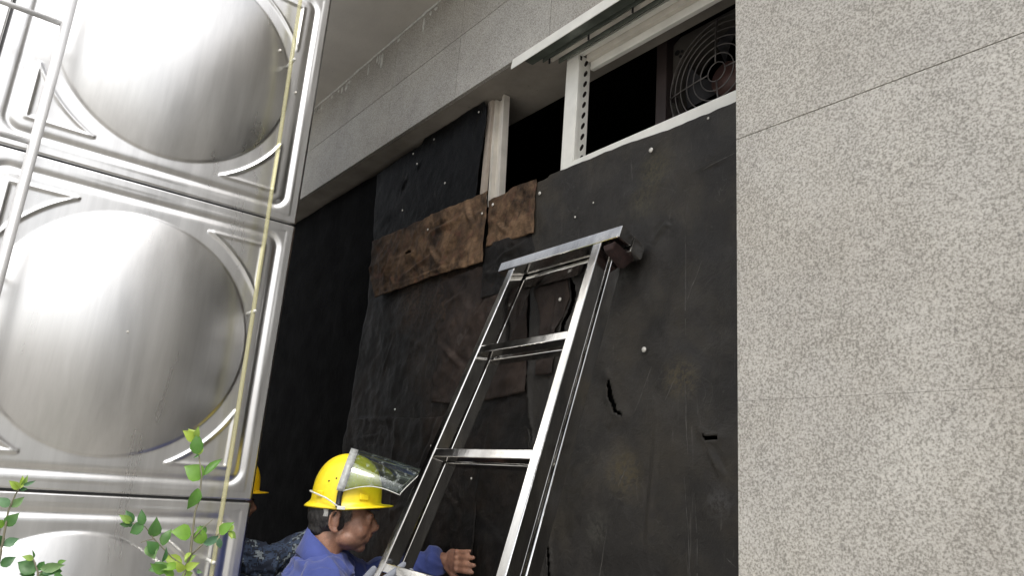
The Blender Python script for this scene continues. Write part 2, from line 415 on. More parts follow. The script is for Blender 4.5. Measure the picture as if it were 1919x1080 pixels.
# wall behind the sheets and the dark room
wall = boxo('wall', (-7.6, 1.70, 0), (-.2, 1.853, 2.73), MAT['dark_wall']); tag(wall, kind='structure')
wl = boxo('wall_upper', (-7.6, 1.70, 2.735), (-2.78, 1.853, SOF - .003), MAT['dark_wall']); tag(wl, kind='structure')
we = boxo('added_end_wall', (-7.8, .9, 0), (-7.62, 4.2, CEIL + .2), MAT['dark_wall']); tag(we, kind='structure')  # unseen end wall, added to close the gap against the sky
mb = MB()
mb.box((-7.6, 4.0, 0), (2.2, 4.2, CEIL + .2)); mb.box((2.2, 1.96, 0), (2.4, 4.2, CEIL + .2)); mb.box((-7.6, 1.905, CEIL + .205), (2.4, 4.2, CEIL + .4)); mb.box((-7.6, 1.86, .004), (2.2, 3.99, .02))
mb.box((1.0, 1.34, .0), (6.0, 1.94, CEIL))
tag(mb.make('room_shell', MAT['dark_wall']), kind='structure')

# ================================================================== WINDOW
win = empty('window_frame', (-1.4, 1.66, 2.74), 'white framed window opening with slotted jamb below the stone beam', 'window frame')
boxo('jamb', (-1.965, 1.650, 2.735), (-1.901, 1.664, SOF - .003), MAT['white'], win, .003)
boxo('jamb_lip', (-1.900, 1.650, 2.779), (-1.893, 1.668, 3.203), MAT['white'], win, .002)
boxo('sill', (-1.903, 1.650, 2.70), (-.93, 1.72, 2.778), MAT['white'], win, .003)
boxo('head_rail', (-1.903, 1.655, 3.228), (-.93, 1.678, SOF - .004), MAT['white'], win, .002)
boxo('head_rail', (-1.885, 1.680, 3.205), (-.93, 1.700, SOF - .006), MAT['alu'], win, .002)
boxo('head_rail', (-1.885, 1.702, 3.175), (-.93, 1.722, SOF - .008), MAT['white'], win, .002)
boxo('head_rail', (-1.885, 1.724, 3.215), (-.93, 1.745, SOF - .008), MAT['alu'], win, .002)
# slotted angle: plate facing +X with real oblong slots
def slotted(x, y0, y1, z0, z1, n):
    mb = MB(); ym = (y0 + y1) / 2; h = (z1 - z0) / n; th = .002
    for k in range(n):
        za, zb = z0 + k * h, z0 + (k + 1) * h; zc = (za + zb) / 2
        sl = []; outer = []; hw, hh = (y1 - y0) / 2, h / 2
        rect = [(1, 0), (1, .5), (1, 1), (.33, 1), (-.33, 1), (-1, 1), (-1, .5), (-1, -.2), (-1, -1), (-.33, -1), (.33, -1), (1, -1)]
        for (ry, rz_) in rect:
            a = math.atan2(rz_ * hh, ry * hw)
            yy = .0078 * math.cos(a); zz = .0175 * math.sin(a)
            sl.append((x, ym + yy * .9 + zz * .45, zc + zz * .95 - yy * .2)); outer.append((x, ym + ry * hw, zc + rz_ * hh))
        for dx in (0, -th):
            o2 = [(p[0] + dx, p[1], p[2]) for p in outer]; s2 = [(p[0] + dx, p[1], p[2]) for p in sl]
            mb.add(o2 + s2, [(j, (j + 1) % 12, 12 + (j + 1) % 12, 12 + j) for j in range(12)])
        mb.add(sl + [(p[0] - th, p[1], p[2]) for p in sl], [(j, (j + 1) % 12, 12 + (j + 1) % 12, 12 + j) for j in range(12)])
    return mb
slotted(-1.896, 1.670, 1.712, 2.779, 3.225, 10).make('slotted_angle', MAT['white'], win, loc=-Vector(win.location))
boxo('backing_strip', (-1.955, 1.668, 2.74), (-1.915, 1.72, SOF - .01), MAT['brown'], win)

post = empty('window_post', (-2.42, 1.66, 2.74), 'grooved aluminium post standing between two dark window gaps', 'window post')
prof = [(-2.455, .030), (-2.455, .004), (-2.447, .004), (-2.447, .016), (-2.440, .016), (-2.440, .0), (-2.433, .0), (-2.433, .022), (-2.392, .022), (-2.392, .004), (-2.384, .004), (-2.384, .014), (-2.378, .014), (-2.378, -.002), (-2.370, -.002), (-2.370, .030)]
mb = MB(); n = len(prof)
for z, dx in ((2.74, .012), (SOF - .004, -.012)):
    mb.v += [(p[0] + dx + .004, 1.655 + p[1], z) for p in prof]
mb.f += [(k, (k + 1) % n, n + (k + 1) % n, n + k) for k in range(n)] + [tuple(range(n))[::-1], tuple(range(n, 2 * n))]
mb.make('post_profile', MAT['alu'], post, loc=-Vector(post.location))
boxo('side_board', (-2.485, 1.645, 2.765), (-2.452, 1.66, SOF - .004), MAT['board'], post)
for z, r in ((3.105, .009), (3.118, .005), (2.955, .005)):
    m = MB(); m.tube([(-2.405, 1.6755, z), (-2.405, 1.6772, z)], r, 10); m.make('screw_hole', MAT['black'], post, loc=-Vector(post.location))

# metal flashing and shutter channel under the beam
fl = empty('metal_flashing', (-1.5, 1.5, 3.2), 'white metal flashing strip with ribbed channel under the beam edge', 'flashing')
m = MB(); m.add([(-2.150, BY - .004, SOF + .004), (-.90, BY - .004, SOF + .004), (-.90, BY - .010, SOF - .043), (-2.150, BY - .010, SOF - .043),
                 (-2.150, BY - .001, SOF + .004), (-.90, BY - .001, SOF + .004), (-.90, BY - .007, SOF - .043), (-2.150, BY - .007, SOF - .043)],
                [(0, 1, 2, 3), (7, 6, 5, 4), (0, 4, 5, 1), (3, 2, 6, 7), (0, 3, 7, 4), (1, 5, 6, 2)])
m.make('flashing_strip', MAT['white'], fl, loc=-Vector(fl.location))
boxo('channel_plate', (-2.10, BY + .004, SOF - .016), (-.93, BY + .060, SOF - .004), MAT['channel'], fl, .002)
boxo('channel_rib', (-2.04, BY + .064, SOF - .028), (-.93, BY + .068, SOF - .004), MAT['channel'], fl)
boxo('channel_rib', (-2.02, BY + .078, SOF - .022), (-.93, BY + .098, SOF - .004), MAT['alu'], fl, .002)
boxo('channel_rib', (-1.99, BY + .104, SOF - .036), (-.93, BY + .109, SOF - .004), MAT['channel'], fl)
for k in range(3):
    bx = (-1.78, -1.56, -2.0)[k]
    m = MB(); m.tube([(bx, BY + .066, SOF - .03), (bx, BY + .066, SOF - .05)], .004, 8); m.make('bolt', MAT['black'], fl, loc=-Vector(fl.location))

# duct channel and fan inside
duct = boxo('duct_channel', (-1.712, 1.885, 2.66), (-1.662, 1.96, 3.40), MAT['brown'], None, .003)
tag(duct, 'dark brown upright channel left of the round fan behind the window', 'channel')
FC = Vector((-1.435, 1.92, 3.050))
fan = empty('exhaust_fan', FC, 'dark exhaust fan with round wire grill behind the window', 'fan')
def fan_panel():
    n = 48; mb = MB(); r = .228; x0, x1, z0, z1 = -.225, .28, -.35, .245
    for y in (0, .004):
        mb.v += [(r * math.cos(2 * math.pi * j / n), y, r * math.sin(2 * math.pi * j / n)) for j in range(n)]
        for j in range(n):
            a = 2 * math.pi * j / n; c, s_ = math.cos(a), math.sin(a)
            q = min((x1 if c > 0 else -x0) / max(abs(c), 1e-6), (z1 if s_ > 0 else -z0) / max(abs(s_), 1e-6))
            q = max(q, r + .001)
            mb.v.append((c * q, y, s_ * q))
    for base in (0, 2 * n):
        for j in range(n): mb.f.append((base + j, base + (j + 1) % n, base + n + (j + 1) % n, base + n + j))
    # depth ring (shroud)
    k = len(mb.v)
    mb.v += [(r * math.cos(2 * math.pi * j / n), .12, r * math.sin(2 * math.pi * j / n)) for j in range(n)]
    for j in range(n): mb.f.append((j, (j + 1) % n, k + (j + 1) % n, k + j))
    return mb
fan_panel().make('fan_housing', MAT['fan_panel'], fan)
for (hx, hz, r) in ((-.203, .182, .011), (-.180, .178, .006), (-.188, .160, .006)):
    m = MB(); m.tube([(hx, -.002, hz), (hx, -.0045, hz)], r, 12); m.make('bolt_hole', MAT['black'], fan)
gr = empty('wire_grill'); gr.parent = fan
for i, r in enumerate((.036, .070, .104, .137, .168, .197, .224)):
    m = MB(); m.tube([(r * math.cos(2 * math.pi * j / 40), -.012 - .022 * (1 - (r / .224) ** 2), r * math.sin(2 * math.pi * j / 40)) for j in range(40)], .0024, 6, True)
    m.make('grill_ring', MAT['grill'], gr, True)
for k in range(4):
    a = math.pi / 2 * k + .05
    m = MB(); m.tube([(r * math.cos(a), -.015 - .022 * (1 - (r / .224) ** 2), r * math.sin(a)) for r in (.036, .09, .15, .2, .226)], .0028, 6)
    m.make('grill_spoke', MAT['grill'], gr, True)
rot = empty('rotor'); rot.parent = fan; rot.location = (0, .05, 0)
m = MB(); m.tube([(0, -.03, 0), (0, .03, 0)], .062, 20); m.make('hub', MAT['motor'], rot, True)
for k in range(5):
    a0 = 2 * math.pi * k / 5 + .55; vs = []; nn = 7
    for i in range(nn):
        r = .055 + .16 * i / (nn - 1); wv = .22 + .25 * i / (nn - 1)
        for j in range(5):
            t = (j / 4 - .5); a = a0 + t * wv * 1.6 - .25 * i / nn
            vs.append((r * math.cos(a), t * .05, r * math.sin(a)))
    fs = [(i * 5 + j, i * 5 + j + 1, (i + 1) * 5 + j + 1, (i + 1) * 5 + j) for i in range(nn - 1) for j in range(4)]
    m = MB(); m.add(vs, fs); m.make('blade', MAT['blade'], rot, True)
m = MB(); m.box((.04, .03, -.12), (.17, .12, .0)); m.make('motor_box', MAT['motor'], fan, bevel=.01)

# ================================================================== RUBBER SHEETS
def interp(poly, t):   # piecewise linear (list of (t, value))
    for (a, va), (b, vb) in zip(poly, poly[1:]):
        if t <= b: return va + (vb - va) * max(0, (t - a)) / (b - a + 1e-9)
    return poly[-1][1]
def segd(px, pz, a, b):
    ax, az = a; bx, bz = b; dx, dz = bx - ax, bz - az; L = dx * dx + dz * dz
    t = max(0, min(1, ((px - ax) * dx + (pz - az) * dz) / L)); return math.hypot(px - ax - dx * t, pz - az - dz * t)
def sheet(name, label, mat, y, left, right, top, bottom, step=.01, relief=.004, seed=0, cracks=(), folds=(), holes=(), th=.004, edge=.004, crump=0, group='black rubber sheets screwed over the wall', finez=None):
    """left/right: [(z, x)...] ascending z; top/bottom: [(x, z)...] ascending x. cracks: (polyline, width, lift)"""
    xs0 = min(v for _, v in left); xs1 = max(v for _, v in right); z1 = max(v for _, v in top); z0 = min(v for _, v in bottom)
    zc = [z0]
    while zc[-1] < z1:
        st = step if (finez is None or zc[-1] > finez) else step * 6
        zc.append(zc[-1] + st)
    zc[-1] = z1
    nx = max(4, int((xs1 - xs0) / step)); nz = len(zc) - 1
    V = []; ok = []
    for j in range(nz + 1):
        for i in range(nx + 1):
            u = i / nx; v = (zc[j] - z0) / (z1 - z0); z = zc[j]
            xl = interp(left, z); xr = interp(right, z)
            xl += edge * noise.noise((seed, z * 22, 1)); xr += edge * noise.noise((seed + 9, z * 22, 2))
            x = xl + (xr - xl) * u
            zt = interp(top, x) + edge * .8 * noise.noise((x * 25, seed, 3)); zb = interp(bottom, x)
            z = zb + (zt - zb) * v
            d = relief * (noise.noise((x * 3.1, z * 2.6, seed)) * 1.6 + .5 * noise.noise((x * 11, z * 10, seed + 3)))
            if crump:
                q1 = noise.noise((x * 9 + seed, z * 9, 1.3)); q2 = noise.noise((x * 17, z * 16 + seed, 7.7)); q3 = noise.noise((x * 31 + seed, z * 30, 3.1))
                d += crump * (.9 - 2.6 * abs(q1) + 1.0 - 2.4 * abs(q2) * 1.0) * .5 + crump * .35 * q3
            for (fx, fz, ang, ln, wd, amp) in folds:
                dx, dz = x - fx, z - fz; c, s_ = math.cos(ang), math.sin(ang)
                a = dx * c + dz * s_; b = -dx * s_ + dz * c
                if abs(a) < ln * 1.6 and abs(b) < wd * 5:
                    b2 = b + .25 * wd * math.sin(a / ln * 3)
                    d += amp * math.exp(-(a / ln) ** 2 * 2) * (math.exp(-(b2 / wd) ** 2) - .55 * math.exp(-((b2 - 1.4 * wd) / wd) ** 2))
            dead = False
            for poly, wdt, lift in cracks:
                if not (min(p[0] for p in poly) - .08 < x < max(p[0] for p in poly) + .08 and min(p[1] for p in poly) - .08 < z < max(p[1] for p in poly) + .08): continue
                dd = 9; tt = 0
                for q, (a, b) in enumerate(zip(poly, poly[1:])):
                    ds = segd(x, z, a, b)
                    if ds < dd: dd = ds
                e0 = math.hypot(x - poly[0][0], z - poly[0][1]); e1 = math.hypot(x - poly[-1][0], z - poly[-1][1])
                ww = wdt * min(1, .15 + min(e0, e1) / .05) * (1 + .35 * noise.noise((x * 60, z * 60, 5)))
                d += lift * math.exp(-(dd / (wdt * 2.2 + .006)) ** 2)
                if dd < ww and wdt > .0042: dead = True
            V.append((x, y - abs(relief) * .5 - d, z)); ok.append(not dead)
    W1 = nx + 1
    F = []
    for j in range(nz):
        for i in range(nx):
            a = j * W1 + i; q = (a, a + 1, a + W1 + 1, a + W1)
            if cracks and sum(ok[k] for k in q) < 3: continue
            F.append(q)
    me = bpy.data.meshes.new(name); me.from_pydata(V, [], F); me.update()
    for p in me.polygons: p.use_smooth = True
    root = empty(name, (interp(left, z0), y, z0), label, 'rubber sheet', group)
    o = link('sheet', me, mat, root); o.location = -Vector(root.location)
    sm = o.modifiers.new('thick', 'SOLIDIFY'); sm.thickness = th; sm.offset = -1 if True else 0
    return root
screw_me = None
def screw(root, x, z, y, r=.0075):
    global screw_me
    if screw_me is None:
        m = MB(); n = 14
        rings = [(1, 0), (1, -.0015), (.72, -.003), (.35, -.0045), (.0, -.005)]
        for rr, yy in rings[:-1]: m.v += [(rr * math.cos(2 * math.pi * k / n), yy / .0075, rr * math.sin(2 * math.pi * k / n)) for k in range(n)]
        m.v.append((0, -.005 / .0075, 0))
        for a in range(3):
            for k in range(n): m.f.append((a * n + k, a * n + (k + 1) % n, (a + 1) * n + (k + 1) % n, (a + 1) * n + k))
        for k in range(n): m.f.append((3 * n + k, 3 * n + (k + 1) % n, 4 * n))
        screw_me = m.mesh('screw'); screw_me.materials.append(MAT['screw'])
        for p in screw_me.polygons: p.use_smooth = True
    o = link('screw', screw_me, None, root); o.scale = (r,) * 3; o.location = Vector((x, y, z)) - Vector(root.location)

YM = 1.640
# far black sheet to the left
s = sheet('rubber_sheet', 'plain black rubber sheet at far left, running behind the steel tank', MAT['mat_black'], YM + .012,
          [(0, -5.2), (3.3, -5.2)], [(0, -3.38), (3.3, -3.38)], [(-5.2, 3.22), (-3.38, 3.22)], [(-5.2, .02), (-3.3, .02)], .04, .006, 1)
# upper small sheet
UP = sheet('rubber_sheet', 'small black rubber sheet with shiny creases, highest under the beam left of the post', MAT['mat_upper'], YM - .012,
           [(2.75, -3.405), (3.0, -3.46), (3.25, -3.485)], [(2.75, -2.49), (2.95, -2.478), (3.15, -2.455), (3.21, -2.46), (3.25, -2.49)],
           [(-3.5, 3.200), (-3.02, 3.222), (-3.0, 3.246), (-2.4, 3.249)], [(-3.5, 2.77), (-2.4, 2.77)], .008, .005, 2, crump=.0025,
           folds=[(-3.16, 3.04, 1.05, .06, .012, .012), (-3.02, 3.10, 1.1, .035, .008, .009), (-2.5, 3.15, 1.3, .12, .03, .008), (-3.3, 2.9, .4, .2, .04, .005)])
for (x, z) in ((-2.520, 3.206), (-2.896, 3.203), (-3.040, 3.119), (-3.092, 3.191), (-3.135, 2.896), (-2.75, 2.93)): screw(UP, x, z, YM - .018, .0056)
# big lower worn sheet
LO = sheet('rubber_sheet', 'widest worn black rubber sheet with scratches, left of the ladder, under the long brown strip', MAT['mat_worn'], YM + .004,
           [(.02, -3.50), (1.8, -3.48), (2.4, -3.44), (2.70, -3.43)], [(.02, -1.95), (2.7, -2.02)], [(-3.5, 2.70), (-1.9, 2.70)], [(-3.5, .02), (-1.9, .02)], .011, .009, 3, crump=.005,
           cracks=[(((-3.06, 1.86), (-3.02, 1.76), (-3.03, 1.66), (-2.98, 1.55), (-2.96, 1.44)), .003, .006),
                   (((-2.18, 2.01), (-2.15, 1.9)), .003, .004)],
           folds=[(-3.2, 1.86, .0, .28, .010, .007), (-3.0, 2.48, .05, .4, .012, .006), (-2.6, 2.25, 1.2, .3, .02, .006), (-2.9, 2.2, -.3, .2, .015, .005), (-2.5, 1.9, .6, .2, .012, .006), (-3.15, 2.15, 1.2, .12, .01, .006), (-2.3, 1.6, 1.4, .3, .012, .007), (-2.2, 1.45, -.5, .2, .010, .006), (-2.45, 1.5, .9, .25, .01, .006)],
           finez=1.0)
for (x, z) in ((-2.35, 1.62), (-2.47, 1.34), (-2.62, 2.08), (-3.0, 1.9), (-2.66, 1.74)): screw(LO, x, z, YM - .006, .005)
# brown strips
B1 = sheet('rubber_sheet', 'wrinkled brown stained rubber strip below the small black sheet, left of the ladder top', MAT['mat_brown'], YM - .022,
           [(2.47, -3.30), (2.6, -3.39), (2.79, -3.415)], [(2.47, -2.372), (2.6, -2.378), (2.79, -2.384)], [(-3.42, 2.79), (-2.36, 2.785)], [(-3.42, 2.462), (-2.9, 2.478), (-2.36, 2.472)], .007, .008, 4, crump=.009,
           cracks=[(((-3.03, 2.640), (-2.995, 2.648), (-2.965, 2.632)), .006, .006)],
           folds=[(-2.6, 2.62, .9, .09, .012, .015), (-2.75, 2.58, -.7, .1, .012, .015), (-2.5, 2.70, -.9, .08, .012, .014), (-2.9, 2.56, .2, .15, .012, .015), (-2.7, 2.70, .1, .12, .012, .014), (-3.2, 2.6, 1.4, .08, .02, .015), (-2.45, 2.6, 1.35, .12, .01, .008), (-2.8, 2.50, 0, .3, .006, .008)])
for (x, z) in ((-2.397, 2.685), (-2.832, 2.717)): screw(B1, x, z, YM - .034, .0056)
B2 = sheet('rubber_sheet', 'short tan brown rubber strip right below the grooved aluminium post', MAT['mat_brown'], YM - .017,
           [(2.53, -2.362), (2.74, -2.372)], [(2.53, -2.06), (2.74, -2.06)], [(-2.4, 2.735), (-2.2, 2.75), (-2.05, 2.74)], [(-2.4, 2.535), (-2.05, 2.525)], .007, .007, 6, crump=.008,
           folds=[(-2.2, 2.66, 1.0, .08, .012, .015), (-2.27, 2.60, -.6, .06, .01, .014), (-2.13, 2.65, 1.2, .08, .01, .008)])
screw(B2, -2.333, 2.709, YM - .028, .0068)
B3 = sheet('rubber_sheet', 'small dark crumpled rubber patch under the tan strip beside the ladder top', MAT['mat_worn'], YM - .008,
           [(2.30, -2.375), (2.55, -2.368)], [(2.30, -2.05), (2.55, -2.055)], [(-2.4, 2.545), (-2.05, 2.535)], [(-2.4, 2.32), (-2.05, 2.32)], .008, .010, 8, crump=.008,
           folds=[(-2.2, 2.48, .3, .1, .01, .014), (-2.25, 2.40, -.2, .1, .008, .009)])
sheet('rubber_sheet', 'dark worn rubber sheet with a pale top edge, directly behind the yellow hard hat', MAT['mat_worn'], YM - .001,
      [(.5, -3.44), (1.86, -3.455)], [(.5, -2.32), (1.86, -2.30)], [(-3.46, 1.862), (-3.1, 1.868), (-2.8, 1.855), (-2.3, 1.86)], [(-3.46, .5), (-2.3, .5)], .011, .009, 21, crump=.006,
      cracks=[(((-2.98, 1.84), (-2.955, 1.76), (-2.965, 1.66), (-2.93, 1.55), (-2.92, 1.44)), .003, .008)],
      folds=[(-3.2, 1.78, .1, .2, .010, .008), (-2.7, 1.7, 1.1, .25, .012, .008), (-2.5, 1.55, -.6, .2, .012, .008), (-2.8, 1.5, .3, .2, .01, .007), (-2.62, 1.42, 1.3, .2, .012, .008)], finez=1.1)
sheet('rubber_sheet', 'brownish crumpled rubber patch left of the upper ladder rail, below the brown strip', MAT['mat_flap'], YM - .004,
      [(1.90, -2.68), (2.45, -2.72)], [(1.90, -2.06), (2.45, -2.09)], [(-2.75, 2.44), (-2.4, 2.46), (-2.05, 2.42)], [(-2.75, 1.92), (-2.4, 1.90), (-2.05, 1.93)], .009, .010, 23, crump=.008,
      folds=[(-2.4, 2.25, .9, .15, .012, .015), (-2.55, 2.1, -.5, .15, .012, .014), (-2.3, 2.05, .2, .15, .01, .014), (-2.6, 2.35, .2, .12, .01, .008), (-2.2, 2.2, 1.3, .2, .015, .01)])
# large right sheet
A = sheet('rubber_sheet', 'largest smooth black rubber sheet, torn in places, between ladder and granite pillar', MAT['mat_dark'], YM - .014,
          [(.02, -2.03), (1.6, -2.0), (2.3, -2.06), (2.74, -2.098)], [(.02, -.93), (2.75, -.93)], [(-2.1, 2.728), (-1.995, 2.732), (-1.99, 2.738), (-1.86, 2.741), (-1.62, 2.735), (-1.42, 2.722), (-1.2, 2.718), (-.93, 2.718)],
          [(-2.1, .02), (-.9, .02)], .006, .005, 10, crump=.0012,
          cracks=[(((-2.03, 2.325), (-1.9, 2.315), (-1.826, 2.322), (-1.79, 2.332)), .007, .004),
                  (((-1.836, 2.315), (-1.812, 2.24), (-1.83, 2.19), (-1.862, 2.146), (-1.872, 2.07)), .011, .004),
                  (((-2.025, 1.995), (-2.045, 1.96), (-2.030, 1.90), (-2.024, 1.842), (-1.985, 1.745)), .005, .008),
                  (((-1.917, 1.54), (-1.90, 1.50), (-1.882, 1.435), (-1.862, 1.342), (-1.85, 1.2)), .0045, .007),
                  (((-1.637, 1.953), (-1.630, 1.92), (-1.622, 1.889), (-1.597, 1.848), (-1.570, 1.831)), .0085, .008),
                  (((-1.597, 1.836), (-1.605, 1.822), (-1.618, 1.808)), .0035, .006),
                  (((-1.275, 1.778), (-1.265, 1.765), (-1.252, 1.760), (-1.220, 1.765)), .0050, .007)],
          folds=[(-1.44, 2.39, .85, .045, .010, .012), (-1.41, 2.40, -.4, .02, .006, .008), (-1.9, 1.9, 1.35, .25, .04, .010), (-1.35, 2.1, 1.3, .3, .08, .010), (-1.5, 2.55, .2, .2, .03, .005), (-1.23, 1.7, -.9, .05, .01, .009),
                 (-1.15, 2.2, 1.45, .5, .06, .008), (-1.7, 1.6, 1.2, .3, .06, .009), (-1.25, 2.55, .1, .07, .008, .007), (-1.45, 1.62, 1.5, .2, .012, .005)], finez=1.25)
for (x, z, r) in ((-1.483, 2.671, .0085), (-2.038, 2.678, .0075), (-1.489, 2.023, .0085), (-1.83, 2.53, .004), (-1.74, 2.56, .0035), (-1.26, 2.70, .004)): screw(A, x, z, YM - .022, r)
for (a_, b_) in (((-1.345, 2.42), (-1.335, 2.05)), ((-1.338, 1.93), (-1.322, 1.72)), ((-1.335, 1.66), (-1.305, 1.30)), ((-1.46, 1.97), (-1.53, 1.83)), ((-1.37, 1.93), (-1.41, 1.86)), ((-1.30, 1.62), (-1.28, 1.25)), ((-1.62, 1.50), (-1.66, 1.30)), ((-1.28, 2.26), (-1.34, 2.14)), ((-1.58, 1.62), (-1.55, 1.68)), ((-1.20, 1.47), (-1.17, 1.45)), ((-1.17, 2.56), (-1.28, 2.54))):
    m = MB(); n_ = 9; q_ = [Vector((a_[0] + (b_[0] - a_[0]) * i / n_ + .003 * noise.noise((i * .9, a_[0] * 9, 0)), 0, a_[1] + (b_[1] - a_[1]) * i / n_)) for i in range(n_ + 1)]
    for p_ in q_: p_.y = YM - .0215
    m.tube(q_, [.0004 + .0014 * math.sin(math.pi * i / n_) for i in range(n_ + 1)], 5)
    sco = m.make('scratch', MAT['scratch'], A, True, loc=-Vector(A.location))
    sw = sco.modifiers.new('w', 'SHRINKWRAP'); sw.target = [c_ for c_ in A.children if c_.name.startswith('sheet')][0]; sw.wrap_method = 'PROJECT'; sw.use_project_y = True; sw.use_negative_direction = True; sw.use_positive_direction = True; sw.offset = .0003
# brown flap inside the ladder
FLP = sheet('rubber_sheet', 'torn brown rubber flap seen through the ladder near its top', MAT['mat_flap'], YM - .024,
            [(2.05, -1.985), (2.2, -1.98), (2.31, -2.03)], [(2.05, -1.90), (2.13, -1.895), (2.17, -1.865), (2.24, -1.83), (2.31, -1.848)], [(-2.05, 2.298), (-1.82, 2.308)], [(-2.05, 1.98), (-1.8, 1.98)], .007, .007, 14, crump=.006,
            folds=[(-1.9, 2.2, 1.5, .1, .01, .009)], edge=.008)
screw(FLP, -1.868, 2.234, YM - .036, .0068)

# ================================================================== STAINLESS WATER TANK
TX, TY = -2.606, .915
def tank_panel_mesh():
    N = 250; u = np.linspace(0, 1, N + 1)
    # denser grid near edges is not needed: smooth ribs are 18 mm wide
    U, V = np.meshgrid(u, u); H = np.zeros_like(U)
    def bumpf(d, w): return np.exp(-(d / w) ** 2)
    # rounded rectangle rib
    def rrect(hw, r):
        qx = np.abs(U - .5) - (hw - r); qy = np.abs(V - .5) - (hw - r)
        return np.hypot(np.maximum(qx, 0), np.maximum(qy, 0)) + np.minimum(np.maximum(qx, qy), 0) - r
    d = rrect(.442, .045)
    H -= .0065 * bumpf(d, .0115)
    # inner field slightly higher than flange
    H += .0015 / (1 + np.exp(d / .006))
    # corner triangles (ribs)
    rr = np.hypot(U - .5, V - .5)
    for sx in (0, 1):
        for sy in (0, 1):
            X = U if sx == 0 else 1 - U; Y = V if sy == 0 else 1 - V
            c = .106
            d1 = np.hypot(X - c, np.maximum(0, np.maximum(c - Y, Y - .285)))
            d2 = np.hypot(Y - c, np.maximum(0, np.maximum(c - X, X - .285)))
            ang_ok = (X < .30) & (Y < .30) & (X > c - .005) & (Y > c - .005)
            d3 = np.where(ang_ok, np.abs(rr - .446), .2)
            dd = np.minimum(np.minimum(d1, d2), d3)
            H += .0050 * bumpf(dd, .0058)
    # dome
    Rd = .390; h = .052; Rs = (Rd ** 2 + h ** 2) / (2 * h)
    dome = np.sqrt(np.maximum(Rs ** 2 - rr ** 2, 0)) - (Rs - h)
    H += np.where(rr < Rd, np.maximum(dome, 0), 0) + .0035 / (1 + np.exp(np.clip((rr - Rd) / .0012, -40, 40)))
        # very slight hand-made unevenness
    # folded edge
    e = np.minimum(np.minimum(U, 1 - U), np.minimum(V, 1 - V))
    H -= np.where(e < .004, .020, 0)
    Uo = .0018 + U * .9964; Vo = .0018 + V * .9964
    Hn = np.array([noise.noise((float(a) * 3, float(b) * 3, 4.4)) for a, b in zip(U.ravel(), V.ravel())]).reshape(U.shape)
    H += .0022 * Hn * (e > .03)
    vs = np.stack([Uo.ravel(), -H.ravel(), Vo.ravel()], 1)
    idx = np.arange((N + 1) ** 2).reshape(N + 1, N + 1)
    fs = np.stack([idx[:-1, :-1].ravel(), idx[:-1, 1:].ravel(), idx[1:, 1:].ravel(), idx[1:, :-1].ravel()], 1)
    me = bpy.data.meshes.new('tank_panel'); me.from_pydata(vs.tolist(), [], fs.tolist()); me.update()
    me.polygons.foreach_set('use_smooth', [True] * len(me.polygons)); me.materials.append(MAT['tank'])
    return me
PM = tank_panel_mesh()
tank = empty('water_tank', (TX - 1, -.585, 0), 'large stainless steel sectional water tank with domed square panels', 'water tank')
Z0 = .487
def place_panel(origin, ux):           # ux: direction of u in plan, outward = ux x Z ... outward is -Y for ux=+X
    o = link('tank_panel', PM, None, tank)
    a = math.atan2(ux[1], ux[0]); o.rotation_euler = (0, 0, a); o.location = Vector(origin) - Vector(tank.location)
for j in range(3):
    for k in range(3): place_panel((TX, TY - 3 + k, Z0 + j), (0, 1))           # face toward +X
    for k in range(2): place_panel((TX - k, TY, Z0 + j), (-1, 0))               # wall side, outward +Y
    for k in range(2): place_panel((TX - 2 + k, TY - 3, Z0 + j), (1, 0))        # street side
boxo('tank_core', (TX - 1.99, TY - 2.99, Z0 + .01), (TX - .012, TY - .012, Z0 + 2.985), MAT['black'], tank)
boxo('tank_top', (TX - 1.99, TY - 2.99, Z0 + 2.986), (TX - .001, TY - .001, Z0 + 3.0), MAT['tank'], tank)
boxo('plinth', (TX - 1.95, TY - 2.95, 0), (TX - .05, TY - .05, Z0), MAT['concrete'], tank)
# fixed ladder in front of the tank: right rail, left rail, rungs
LXT = -2.455
tl = empty('access_ladder', (0, 0, 0)); tl.parent = tank; tl.location = Vector((LXT, 0, 0)) - Vector(tank.location)
for y in (.058, -.362):
    m = MB(); m.tube([(0, y, .1), (0, y, 3.6)], .0145, 16); m.make('ladder_rail', MAT['pipe'], tl, True)
for k in range(9):
    z = 2.862 - .396 * (k - 1)
    if z < .2: break
    m = MB(); m.tube([(0, -.362, z), (0, .058, z)], .0085, 12); m.make('rung', MAT['pipe'], tl, True)
for z in (1.0, 2.09, 3.2):
    for y in (.058, -.362):
        m = MB(); m.tube([(0, y, z), (-.15, y, z)], .007, 10); m.make('stand_off', MAT['pipe'], tl, True)
# transparent level tube
m = MB(); m.tube([(-2.535, .800, .6), (-2.535, .796, 1.6), (-2.535, .785, 2.4), (-2.54, .775, 3.0), (-2.535, .765, 3.45)], .0075, 12)
m.make('level_tube', MAT['tube'], tank, True, loc=-Vector(tank.location))
for y, z in ((.780, 3.10), (.792, 2.12), (.797, 1.3)):
    m = MB(); m.tube([(-2.525, y, z), (-2.60, y, z)], .006, 8); m.make('tube_clip', MAT['strap'], tank, True, loc=-Vector(tank.location))
for (y, z, r) in ((.742, 3.151, .007), (.83, 3.01, .006), (.28, 3.15, .004), (.42, 1.98, .004)):
    u_ = TY - y; q = math.hypot(u_ - .5, (z - Z0) % 1 - .5)
    h_ = .0
    if q < .388: h_ = math.sqrt(1.4885 ** 2 - q * q) - (1.4885 - .055)
    m = MB(); m.tube([(TX + h_ - .004, y, z), (TX + h_ + .008, y, z)], [r, r * .7], 8); m.make('stud', MAT['screw'], tank, True, loc=-Vector(tank.location))

